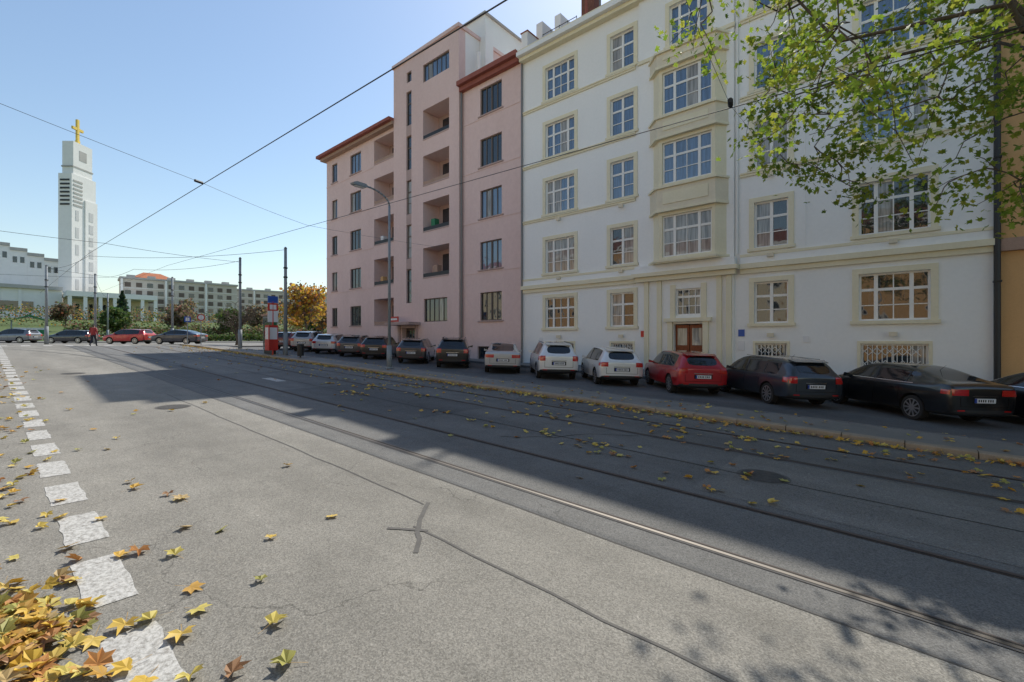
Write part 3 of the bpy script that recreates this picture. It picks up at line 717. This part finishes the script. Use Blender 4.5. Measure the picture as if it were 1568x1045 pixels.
def tram_pole(x,y,h,name='tram_wire_pole'):
    e=empty(name,(x,y,g(x)+.02)); mb=MB()
    mb.tube((0,0,0),(0,0,1.6),.15,.14,'pole',12); mb.tube((0,0,1.6),(0,0,h),.11,.085,'pole',12); mb.tube((0,0,h),(0,0,h+.1),.11,.04,'pole',12)
    for z in(h-1.3,h-1.9): mb.tube((0,0,z),(0,0,z+.08),.13,.13,'black',12)
    mb.obj('pole',e,True); return e
for x,y,h in [(-38.9,12.9,7.1),(-30.3,12.7,7.0),(-57,12.6,6.8),(-62,7.3,7),(-58,3.6,7),(-90,12,7),(-16,-4.6,8.4),(-1,-4.6,8.2),(-38,-4.6,7.5)]:
    tram_pole(x,y,h)
def wire(name,pts,r=.012,sag=0,parent=None):
    cu=bpy.data.curves.new(name,'CURVE'); cu.dimensions='3D'; cu.bevel_depth=r; cu.bevel_resolution=1
    full=[]
    for a,b in zip(pts,pts[1:]):
        a=Vector(a);b=Vector(b)
        for i in range(12):
            t=i/12; p=a.lerp(b,t); p.z-=sag*4*t*(1-t); full.append(p)
    full.append(Vector(pts[-1]))
    sp=cu.splines.new('POLY'); sp.points.add(len(full)-1)
    for q,p in zip(sp.points,full): q.co=(*p,1)
    cu.materials.append(M['wire']); o=bpy.data.objects.new(name,cu); COL.objects.link(o)
    if parent: o.parent=parent
    return o
we=empty('overhead_tram_wires')
def wz(x,h): return EYE+h-.035*x if x>-45 else EYE+h+1.575+( -45-x)*.005
wire('contact_wire',[(x,4.95,wz(x,4.8)) for x in(-90,-60,-45,-20,0,25)],.012,0,we)
wire('contact_wire',[(x,9.6,wz(x,4.5)) for x in(-90,-60,-45,-20,0,25)],.009,0,we)
wire('span_wire',[(-16,-4.6,8.7),(-18.5,4.95,wz(-18.5,4.85)),(-20.6,9.6,wz(-20.6,4.55)),(-25.6,21.2,8.9)],.006,.05,we)
wire('span_wire',[(-1,-4.6,8.3),(-2.2,4.95,wz(-2.2,4.85)),(-2.6,9.6,wz(-2.6,4.55)),(-3.4,21.4,8.6)],.004,.05,we)
wire('span_wire',[(-38,-4.6,8.4),(-38.4,4.95,wz(-38.4,4.85)),(-38.9,12.9,8.2)],.012,.1,we)
wire('span_wire',[(-58,3.6,8.6),(-57.5,9.6,8.2),(-57,12.6,8.4)],.012,.1,we)
wire('span_wire',[(-62,7.3,8.6),(-48,8,8.0),(-38.9,12.9,8.3)],.012,.3,we)
wire('span_wire',[(-58,3.6,8.6),(-45,4.95,8.3),(-30.3,12.7,8.0)],.012,.3,we)
wire('span_wire',[(-62,7.3,8.5),(-70,-20,9)],.012,.4,we)
wire('span_wire',[(-90,12,8.7),(-62,7.3,8.5)],.012,.6,we)
mb=MB()
mb.tube((-2.6,9.6,wz(-2.6,4.55)),(-2.55,9.4,wz(-2.6,4.55)+.01),.05,.05,'black',8); mb.tube((-18.5,4.95,wz(-18.5,4.85)),(-18.4,4.7,wz(-18.5,4.85)),.05,.05,'black',8)
mb.obj('insulators',we)
e=empty('tram_stop_sign',(-30.5,12.0,zsurf(-30.5))); mb=MB()
mb.tube((0,0,0),(0,0,3.4),.045,.045,'red',10); mb.box(-.05,.05,-.30,.30,.3,1.9,'red'); mb.box(.051,.056,-.25,.25,1.0,1.75,'signw')
mb.box(-.3,.3,-.36,-.31,.3,1.9,'red'); mb.box(-.24,.24,-.366,-.361,1.0,1.75,'signw')
mb.box(-.03,.03,-.3,.3,2.1,2.8,'signw'); mb.box(-.036,.036,-.3,.3,2.82,3.3,'red'); mb.box(-.04,.04,-.2,.2,2.9,3.2,'signw'); mb.box(-.04,.04,-.3,.3,3.32,3.75,'signb')
mb.obj('sign_board',e)
e=empty('advertising_kiosk',(-31.6,12.25,zsurf(-31.6))); mb=MB()
mb.box(-.75,.75,-.15,.15,.3,2.5,'pole'); mb.box(-.65,.65,-.17,-.151,.45,2.35,'glass'); mb.box(.751,.765,-.12,.12,.45,2.35,'green'); mb.box(-.85,.85,-.25,.25,2.503,2.62,'brownc'); mb.box(-.7,.7,-.1,.1,0,.298,'black')
mb.obj('panel',e)
e=empty('litter_bin',(-27.5,12.4,zsurf(-27.5))); mb=MB(); mb.tube((0,0,.1),(0,0,.75),.18,.2,'black',14); mb.tube((0,0,.75),(0,0,.82),.22,.2,'black',14); mb.tube((0,0,0),(0,0,.1),.05,.05,'black'); mb.obj('bin',e)
def sign(x,y,h,kind):
    e=empty('traffic_sign',(x,y,zsurf(x))); mb=MB(); mb.tube((0,0,0),(0,0,h),.03,.03,'pole',8)
    if kind=='round': mb.tube((-.0,0,h-.3),(.02,0,h-.3),.3,.3,'red',20); mb.tube((.021,0,h-.3),(.025,0,h-.3),.22,.22,'signw',20)
    else: mb.box(.0,.02,-.25,.25,h-.6,h-.1,'signb'); mb.box(.021,.024,-.15,.15,h-.5,h-.2,'signw')
    mb.obj('sign',e)
sign(-49,11.95,2.6,'square'); sign(-46,12.2,2.7,'round')
# ------------------------------------------------------------ leaves
LP=[(0,1.0),(20,.5),(46,.9),(70,.52),(102,.68),(135,.38),(180,.2)]
LPT=[(r*math.sin(math.radians(a)),r*math.cos(math.radians(a))) for a,r in LP]+[(-r*math.sin(math.radians(a)),r*math.cos(math.radians(a))) for a,r in LP[-2:0:-1]]
class Leaves:
    def __init__(s): s.v=[];s.f=[];s.c=[]
    def leaf(s,p,size,q,col,curl=.15,simplef=False):
        o=len(s.v); px,py,pz=p
        if simplef:
            for a in [(0,1,0),(.62,.3,curl),(.45,-.55,0),(-.45,-.55,0),(-.62,.3,curl)]:
                w=q@Vector((a[0]*size,a[1]*size,a[2]*size)); s.v.append((px+w.x,py+w.y,pz+w.z)); s.c.append(col)
            s.f.append((o,o+1,o+2,o+3,o+4)); return
        s.v.append(p); s.c.append(tuple(c*.8 for c in col))
        for i,(a,b) in enumerate(LPT):
            w=q@Vector((a*size,b*size,curl*size*(abs(a)+(.4 if i%2 else 0)))); s.v.append((px+w.x,py+w.y,pz+w.z))
            k=R.uniform(.85,1.12); s.c.append(tuple(c*k for c in col))
        n=len(LPT)
        for i in range(n): s.f.append((o,o+1+i,o+1+(i+1)%n))
    def obj(s,name,mat,parent=None):
        me=bpy.data.meshes.new(name); me.from_pydata(s.v,[],s.f)
        at=me.color_attributes.new('Col','FLOAT_COLOR','POINT')
        fl=[]
        for c in s.c: fl+= [c[0],c[1],c[2],1]
        at.data.foreach_set('color',fl); me.materials.append(M[mat]); me.update()
        o=bpy.data.objects.new(name,me); COL.objects.link(o)
        if parent:o.parent=parent
        return o
def rq(flat=None):
    if flat is None: return Euler((R.uniform(0,6.3),R.uniform(0,6.3),R.uniform(0,6.3))).to_quaternion()
    return Euler((R.gauss(0,flat),R.gauss(0,flat),R.uniform(0,6.3))).to_quaternion()
LC=[(.66,.44,.07),(.62,.38,.06),(.66,.47,.11),(.5,.24,.08),(.6,.5,.13),(.38,.36,.1),(.36,.2,.1),(.70,.54,.14),(.55,.32,.07),(.5,.36,.16)]
lv=Leaves()
def put(x,y,off,size,flat=.18,curl=None,surf=.028,stem=False):
    q=rq(flat); lv.leaf((x,y,g(x)+surf+off),size,q,R.choice(LC),R.uniform(.05,.45) if curl is None else curl)
    if stem:
        o=len(lv.v); z=g(x)+surf+off
        for a in((-.012,-.1),(.012,-.1),(.3,-1.1),(.27,-1.12)):
            w=q@Vector((a[0]*size,a[1]*size,.05*size)); lv.v.append((x+w.x,y+w.y,z+w.z)); lv.c.append((.4,.25,.08))
        lv.f.append((o,o+1,o+2,o+3))
for i in range(190):
    a=R.gauss(-4.25,.42); b=R.gauss(.1,.17)
    hgt=.08*math.exp(-((a+4.2)/.7)**2-((b-.08)/.22)**2)
    put(a,b,R.uniform(.005,1)*hgt+.012,R.uniform(.08,.115),.32,stem=True)
for i in range(190): put(R.uniform(-30,-5),R.gauss(.12,.28),.012,R.uniform(.07,.11),.25)
for (a,b) in [(-3.62,.85),(-3.85,1.0),(-3.3,.6),(-3.15,.78),(-3.0,.95),(-3.5,.55),(-3.3,1.3),(-4.2,1.05),(-4.9,1.1),(-2.85,1.2),(-5.5,1.3),(-6.4,1.5),(-5.2,.9),(-7.2,1.2),(-2.7,1.0),(-3.95,.75),(1.05,4.1),(1.2,6.2),(-3.2,.45),(-2.95,.62),(-4.0,.62)]:
    put(a,b,.012,R.uniform(.10,.125),.12,stem=True)
for i in range(40): put(R.uniform(-28,-3),R.gauss(1.2,.8),.012,R.uniform(.07,.1),.2)
for i in range(1500):
    b=11.55-abs(R.gauss(0,.16)) ; put(R.uniform(-48,10),b,.012+R.random()*.03,R.uniform(.06,.1),.35)
for i in range(420): put(R.uniform(-46,10),11.5-abs(R.gauss(0,1.5)),.012,R.uniform(.06,.1),.2)
for i in range(90): put(R.uniform(-30,9),R.uniform(5.5,11),.012,R.uniform(.07,.1),.15)
for i in range(40):
    cx,cy=R.uniform(-18,6),R.uniform(6.3,10.8)
    for k in range(R.randint(3,9)): put(cx+R.gauss(0,.3),cy+R.gauss(0,.13),.012,R.uniform(.08,.11),.2)
for i in range(260): put(R.uniform(-40,12),R.uniform(11.9,13.2),.012,R.uniform(.06,.09),.2,surf=.145)
for i in range(200): put(R.uniform(-40,12),13.5+abs(R.gauss(0,.35)),.012,R.uniform(.06,.09),.2,surf=.035)
lv.obj('fallen_leaves','litter')
# ------------------------------------------------------------ trees
def limb(mb,p0,p1,r0,r1,seg=6,wob=.25,mat='bark'):
    p0=Vector(p0);p1=Vector(p1); pts=[p0]; L=(p1-p0).length
    for i in range(1,seg):
        t=i/seg; p=p0.lerp(p1,t)+Vector((R.gauss(0,1),R.gauss(0,1),R.gauss(0,.6)))*wob*L*.12; p.z+=math.sin(t*math.pi)*L*.10
        pts.append(p)
    pts.append(p1)
    for i in range(seg):
        a=r0+(r1-r0)*i/seg; b=r0+(r1-r0)*(i+1)/seg; mb.tube(pts[i],pts[i+1],a,b,mat,6,False)
    return pts
def big_tree(name,base,C,rad,nl,nc,leaves,lsize,pal):
    e=empty(name,(0,0,0)); mb=MB(); bx,by=base; z0=g(bx)+.1
    top=Vector((bx+.2,by-.3,C[2]-1.0))
    limb(mb,(bx,by,z0),(bx+.05,by-.05,4.2),.27,.2,5,.08); limb(mb,(bx+.05,by-.05,4.2),top,.2,.09,5,.3)
    nodes=[]
    for i in range(nl):
        a=i*2.4+R.uniform(-.3,.3); el=R.uniform(-.45,.9)
        d=Vector((math.cos(a)*math.cos(el)*rad[0],math.sin(a)*math.cos(el)*rad[1],math.sin(el)*rad[2]))
        tgt=Vector(C)+d*.85
        s=Vector((bx,by,R.uniform(3.6,C[2]-1.5)))
        nodes+=limb(mb,s,tgt,.06,.012,8,.5)[2:]
    L=Leaves(); n=0
    while n<nc:
        d=Vector((R.uniform(-1,1),R.uniform(-1,1),R.uniform(-1,1)))
        if not .35<d.length<1: continue
        c=Vector(C)+Vector((d.x*rad[0],d.y*rad[1],d.z*rad[2]))
        lim=(4.5 if c.x<0 else 3.9)+1.5*noise.noise(Vector((c.x*.5,c.y*.5,2.2)))
        if c.z<lim: continue
        if c.x<.3 and noise.noise(c*.35)<-.2: continue
        n+=1
        nr=min(nodes,key=lambda q:(q-c).length)
        pts=limb(mb,nr,c,.013,.005,4,.6); nodes.append(pts[2])
        shade=R.uniform(.6,1.12); r=R.uniform(.4,.85); droop=Vector((R.gauss(0,.3),R.gauss(0,.3),-.35))
        for k in range(int(leaves*R.uniform(.5,1.4))):
            p=(pts[-1].lerp(pts[1],R.random()*.7))+(Vector((R.gauss(0,.45),R.gauss(0,.45),R.gauss(0,.22)))+droop*R.random())*r
            q=Euler((R.gauss(0,.8),R.gauss(0,.8),R.uniform(0,6.3))).to_quaternion()
            L.leaf(tuple(p),lsize*R.uniform(.65,1.25),q,tuple(x*shade for x in R.choice(pal)),R.uniform(-.3,.3))
    mb.obj('trunk_and_branches',e,True); L.obj('leaves','leaf',e)
big_tree('maple_tree',(4.6,12.5),(2.8,10.4,8.9),(7.0,6.2,5.1),18,540,54,.088,[(.27,.40,.05),(.34,.46,.06),(.2,.32,.04),(.45,.48,.07),(.36,.44,.06)])
def small_tree(name,x,y,h,cr,ch,nleaf,pal,lsize=.2,bare=False,z0=None,simplef=True,tr=.14):
    z0=g(x) if z0 is None else z0
    e=empty(name,(0,0,0)); mb=MB(); L=Leaves()
    limb(mb,(x,y,z0),(x,y,z0+h*.45),tr,tr*.7,4,.15)
    C=Vector((x,y,z0+h-ch/2)); cl=[]
    for i in range(16 if not bare else 26):
        d=Vector((R.gauss(0,1),R.gauss(0,1),R.gauss(0,1))).normalized()*R.uniform(.45,1)
        c=C+Vector((d.x*cr,d.y*cr,d.z*ch/2)); s=Vector((x,y,z0+h*R.uniform(.22,.5)))
        pts=limb(mb,s,c,tr*.38,.02,5,.5); cl.append(c)
        if bare:
            for k in range(6):
                q=R.choice(pts[2:]); limb(mb,q,q+Vector((R.gauss(0,.6),R.gauss(0,.6),R.uniform(-.1,.8)))*cr*.5,.02,.008,3,.5)
    if nleaf:
        for k in range(nleaf):
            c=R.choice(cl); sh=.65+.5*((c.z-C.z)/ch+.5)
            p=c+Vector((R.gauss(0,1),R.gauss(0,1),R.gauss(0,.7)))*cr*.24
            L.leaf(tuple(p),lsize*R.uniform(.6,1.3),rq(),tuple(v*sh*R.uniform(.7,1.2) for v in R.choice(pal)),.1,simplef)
        L.obj('leaves','leaf',e)
    mb.obj('trunk_and_branches',e,True); return e
ORG=[(.6,.34,.05),(.62,.4,.07),(.48,.25,.05)]
GRN=[(.07,.12,.03),(.1,.15,.04),(.13,.17,.05)]
BRN=[(.22,.16,.1),(.26,.17,.09),(.15,.13,.07)]
small_tree('bare_tree',-45.6,14.8,4.0,2.1,2.4,0,None,bare=True,tr=.12)
small_tree('autumn_tree',-69,32,8.7,3.0,6.2,2600,ORG+BRN[:1],.26)
small_tree('autumn_tree',-76,38,7.5,2.6,5,1600,ORG+BRN,.26)
for i,(x,y,h,p) in enumerate([(-98,14,5,GRN),(-104,24,5.5,BRN),(-99,31,6,GRN),(-110,40,6.5,BRN),(-104,47,6,ORG),(-96,55,6,BRN),(-120,10,5,BRN),(-125,30,7,BRN),(-90,44,4.5,GRN),(-118,-2,6,ORG),(-86,62,6,BRN)]):
    small_tree('park_tree',x,y,h,h*.38,h*.7,900,p,.3)
e=empty('conifer_tree'); mb=MB(); L=Leaves(); x,y=-112,17; z0=g(x); limb(mb,(x,y,z0),(x,y,z0+8.2),.18,.03,4,.05)
for k in range(2600):
    t=R.random()**.7; r=(1-t)*2.2+.1; a=R.uniform(0,6.3); rr=r*R.uniform(.3,1)*(.8+.3*math.sin(t*45))
    L.leaf((x+rr*math.cos(a),y+rr*math.sin(a),z0+.8+7.4*t-.2*rr),.22,rq(),tuple(v*R.uniform(.5,1.1) for v in (.07,.12,.06)),.1,True)
mb.obj('trunk',e,True); L.obj('needles','leaf',e)
def hedge(name,x0,x1,y0,y1,h,n,pal):
    L=Leaves()
    for k in range(n):
        x=R.uniform(x0,x1); y=R.uniform(y0,y1); hh=h*(.55+.45*noise.noise(Vector((x*.4,y*.4,3.1)))+.25)
        L.leaf((x,y,g(x)+R.random()**.6*hh),R.uniform(.12,.28),rq(),tuple(v*R.uniform(.6,1.2) for v in R.choice(pal)),.1,True)
    return L.obj(name,'leaf')
hedge('hedge',-90,-88,16,60,1.3,5000,GRN)
hedge('park_shrubs',-102,-97,8,60,2.6,7000,BRN+GRN)
hedge('park_shrubs',-150,-140,-5,70,5,7000,BRN+GRN+ORG[:1])
hedge('hedge',-49,-44.5,21.8,24,1.6,2500,GRN+BRN)
mb=MB(); mb.box(-93,-92.6,22,75,g(-93)-.3,g(-93)+1.0,'kerb'); mb.obj('retaining_wall')
# ------------------------------------------------------------ church
ch=empty('church'); mb=MB()
T=Matrix.Translation((-222,21.5,0))@Matrix.Rotation(math.atan2(.66,.75),4,'Z')
mb.xf=T
mb.box(-2.3,2.3,-4.6,4.6,5,60,'chw')
mb.box(-1.9,1.9,-3.6,3.6,60,71.5,'chw'); mb.box(-2.6,2.6,.2,4.9,5,52,'chw')
mb.box(-2.0,2.0,-3.9,3.9,62.5,63.0,'grey')
for z in (14,20,26,32,38,44): mb.box(2.31,2.36,-3.2,-2.0,z,z+3.6,'chg')
for k in range(7): mb.box(-1.6,1.6,-4.75,-4.61,49+k*1.4,49.6+k*1.4,'black')
for k in range(7): mb.box(2.31,2.42,-4.0,-.6,49+k*1.4,49.6+k*1.4,'grey')
for k in range(8): mb.box(2.61,2.66,1.6,3.2,14+k*4.4,17.2+k*4.4,'chg')
mb.box(1.91,1.95,-1.4,1.4,65.5,69,'grey')
mb.obj('tower',ch)
mb=MB(); mb.xf=T
mb.box(-.5,.5,-.5,.5,71.5,73,'gold'); mb.box(-.35,.35,-.4,.4,73,80.5,'gold'); mb.box(-.33,.33,-2,-.41,76.6,77.5,'gold'); mb.box(-.33,.33,.41,2,76.6,77.5,'gold'); mb.obj('cross',ch)
mb=MB()
zt=[31,32.2,33.5,34.8,36]
for k in range(5):
    y1=17.5-k*4; mb.box(-245-k*1,-226+k*.02,y1-4 if k<4 else -40,y1-.01,5,zt[k]-1,'chw'); mb.box(-245,-225.5,y1-4 if k<4 else -40,y1-.01,zt[k]-.99,zt[k],'grey')
    for j in range(2): mb.box(-225.99,-225.9,y1-3.4+j*1.7,y1-2.4+j*1.7,zt[k]-5,zt[k]-3,'glass')
mb.box(-226,-208,-40,16.5,5,18.5,'chw'); mb.box(-226,-207,-40,16.6,18.5,19.6,'grey')
mb.box(-207.9,-207.8,-30,10,11.5,14.5,'glass')
for k in range(9): mb.box(-207.95,-207.6,-30+k*4.6,-29.3+k*4.6,9,18.5,'chw')
mb.obj('nave',ch)
mb=MB()
mb.box(-212,-198,16.7,39.5,16.3,17.9,'chw')
for k in range(7): mb.box(-199.2,-198.2,17+k*3.6,17.9+k*3.6,7,16.3,'chw')
mb.box(-212,-209,17,39,6,16.3,'sand')
for k in range(6): mb.box(-208.9,-208.8,18.6+k*3.4,20.6+k*3.4,9.5,14.5,'glass')
mb.obj('portico',ch)
def block(name,cx,cy,w,d,h,ang,mat,fl,z0=None,roofm='grey'):
    e=empty(name,(cx,cy,0)); e.rotation_euler=(0,0,ang); z0=g(cx)-2 if z0 is None else z0
    a=MB(); b=MB(); a.box(-d/2,d/2,-w/2,w/2,z0,z0+h,mat); a.box(-d/2-.4,d/2+.4,-w/2-.4,w/2+.4,z0+h+.01,z0+h+.7,'grey' if roofm=='grey' else 'tileo')
    if roofm=='tile':
        a.add([(-d/2-.4,-w/2-.4,z0+h+.72),(d/2+.4,-w/2-.4,z0+h+.72),(d/2+.4,w/2+.4,z0+h+.72),(-d/2-.4,w/2+.4,z0+h+.72),(0,-w/2+4,z0+h+3.6),(0,w/2-4,z0+h+3.6)],[(0,1,4),(1,2,5,4),(2,3,5),(3,0,4,5)],'tileo')
    nc=int(w/3.1); fh=(h-3)/fl
    for r in range(fl):
        for c in range(nc):
            y=-w/2+1+c*(w-1.5)/nc; z=z0+2.5+r*fh
            b.box(d/2+.01,d/2+.06,y,y+1.7,z+.5,z+2.1,'framed' if (c+r)%3 else 'glass')
        a.box(d/2+.01,d/2+.12,-w/2,w/2,z0+2.5+r*fh+.05,z0+2.5+r*fh+.2,'chw')
    for c in range(0,nc,4):
        y=-w/2+.2+c*(w-1.5)/nc; a.box(d/2+.02,d/2+.9,y-.3,y+.3,z0,z0+h,'chw')
    if roofm=='grey':
        for c in range(6):
            y=-w/2+w*(c+.5)/6; a.box(-1,1,y-1.2,y+1.2,z0+h+.7,z0+h+2,'grey')
    a.obj('walls',e); b.obj('windows',e)
block('distant_apartment_building',-214,50,36,11,17,-.1,'beige',5)
block('distant_apartment_building',-232,93,46,11,17.5,-.25,'beige',5)
block('distant_apartment_building',-262,140,50,11,17,-.3,'ochre',5,roofm='tile')
block('distant_house',-245,47,14,10,19.5,.1,'ochre',5,roofm='tile')
block('distant_apartment_building',-215,-70,60,12,18,.1,'ochre',5,roofm='tile')
block('distant_apartment_building',-120,110,40,12,13,-.5,'beige',4,roofm='tile')
e=empty('market_stall',(-105,4.6,g(-105))); mb=MB()
for a in(-1.4,1.4):
    for b in(-1.9,1.9): mb.tube((a,b,0),(a,b,2.4),.05,.05,'pole')
mb.prism_x([(-2.2,2.3),(0,3.3),(2.2,2.3),(0,3.1)],-1.7,1.7,'green'); mb.box(-1.3,1.3,-1.8,1.8,.2,.95,'green'); mb.box(-1.2,1.2,-1.7,1.7,.953,1.25,'signw'); mb.obj('canopy_and_counter',e)
# ------------------------------------------------------------ pedestrian
def person(x,y,yaw,off=.02):
    J={'pel':(0,0,.95,.14),'sp':(0,.0,1.15,.14),'ch':(0,.01,1.36,.155),'nk':(0,.0,1.50,.06),'hd':(0,.02,1.60,.085),'ht':(0,.02,1.70,.085),
       'sl':(.17,0,1.42,.07),'el':(.24,-.06,1.15,.05),'wl':(.23,.08,.92,.036),'hl':(.22,.12,.83,.035),
       'sr':(-.17,0,1.42,.07),'er':(-.24,.03,1.14,.05),'wr':(-.25,-.12,.92,.036),'hr':(-.25,-.16,.84,.035),
       'pl':(.1,0,.88,.1),'kl':(.1,.18,.5,.07),'al':(.1,.22,.09,.048),'tl':(.1,.38,.05,.04),
       'pr':(-.1,0,.88,.1),'kr':(-.1,.02,.48,.07),'ar':(-.1,-.28,.16,.048),'tr':(-.1,-.16,.05,.04)}
    E=[('pel','sp'),('sp','ch'),('ch','nk'),('nk','hd'),('hd','ht'),('ch','sl'),('sl','el'),('el','wl'),('wl','hl'),('ch','sr'),('sr','er'),('er','wr'),('wr','hr'),('pel','pl'),('pl','kl'),('kl','al'),('al','tl'),('pel','pr'),('pr','kr'),('kr','ar'),('ar','tr')]
    ks=list(J); me=bpy.data.meshes.new('p'); me.from_pydata([J[k][:3] for k in ks],[(ks.index(a),ks.index(b)) for a,b in E],[])
    o=bpy.data.objects.new('p',me); COL.objects.link(o); o.modifiers.new('k','SKIN'); sk=me.skin_vertices[0].data
    for i,k in enumerate(ks): sk[i].radius=(J[k][3],)*2; sk[i].use_root=(k=='pel')
    s=o.modifiers.new('s','SUBSURF'); s.levels=2
    em=bpy.data.meshes.new_from_object(o.evaluated_get(bpy.context.evaluated_depsgraph_get())); bpy.data.objects.remove(o)
    em.materials.clear()
    for m in('skin','jacket','trouser','hair'): em.materials.append(M[m])
    for p in em.polygons:
        c=p.center; p.use_smooth=True
        if c.z>1.62 or (c.z>1.53 and c.y<-.01): p.material_index=3
        elif c.z>1.5: p.material_index=0
        elif abs(c.x)>.17 and c.z<.88: p.material_index=0
        elif c.z>.9: p.material_index=1
        else: p.material_index=2
    po=bpy.data.objects.new('pedestrian',em); COL.objects.link(po); po.location=(x,y,g(x)+off); po.rotation_euler=(0,0,yaw)
person(-48.5,5.6,math.radians(60))
# ------------------------------------------------------------ sky, sun
SD=Vector((-.38*.664,.925*.664,.748)).normalized(); el=math.asin(SD.z); rot=math.atan2(SD.x,SD.y)
w=bpy.data.worlds.new('World'); scene.world=w; w.use_nodes=True; nt=w.node_tree
sky=nt.nodes.new('ShaderNodeTexSky'); sky.sky_type='NISHITA'; sky.sun_disc=False; sky.sun_elevation=el; sky.sun_rotation=rot%(2*math.pi)
sky.air_density=1.35; sky.dust_density=.45; sky.ozone_density=1.6; sky.altitude=0
bg=nt.nodes['Background']; bg.inputs[1].default_value=.15; nt.links.new(sky.outputs[0],bg.inputs[0])
sl=bpy.data.lights.new('sun','SUN'); sl.energy=5.0; sl.angle=math.radians(.55); sl.color=(1,.94,.84)
so=bpy.data.objects.new('sun',sl); COL.objects.link(so); so.rotation_euler=SD.to_track_quat('Z','Y').to_euler(); so.location=(0,20,60)
# ------------------------------------------------------------ camera
cd=bpy.data.cameras.new('camera'); cam=bpy.data.objects.new('camera',cd); COL.objects.link(cam)
cd.sensor_width=36; cd.lens=16.0; cd.clip_end=6000; cd.clip_start=.05
cam.location=(0,0,EYE); cam.rotation_euler=(math.radians(90),0,math.radians(40.8)); scene.camera=cam
scene.view_settings.view_transform='Standard'; scene.view_settings.look='None'; scene.view_settings.exposure=0
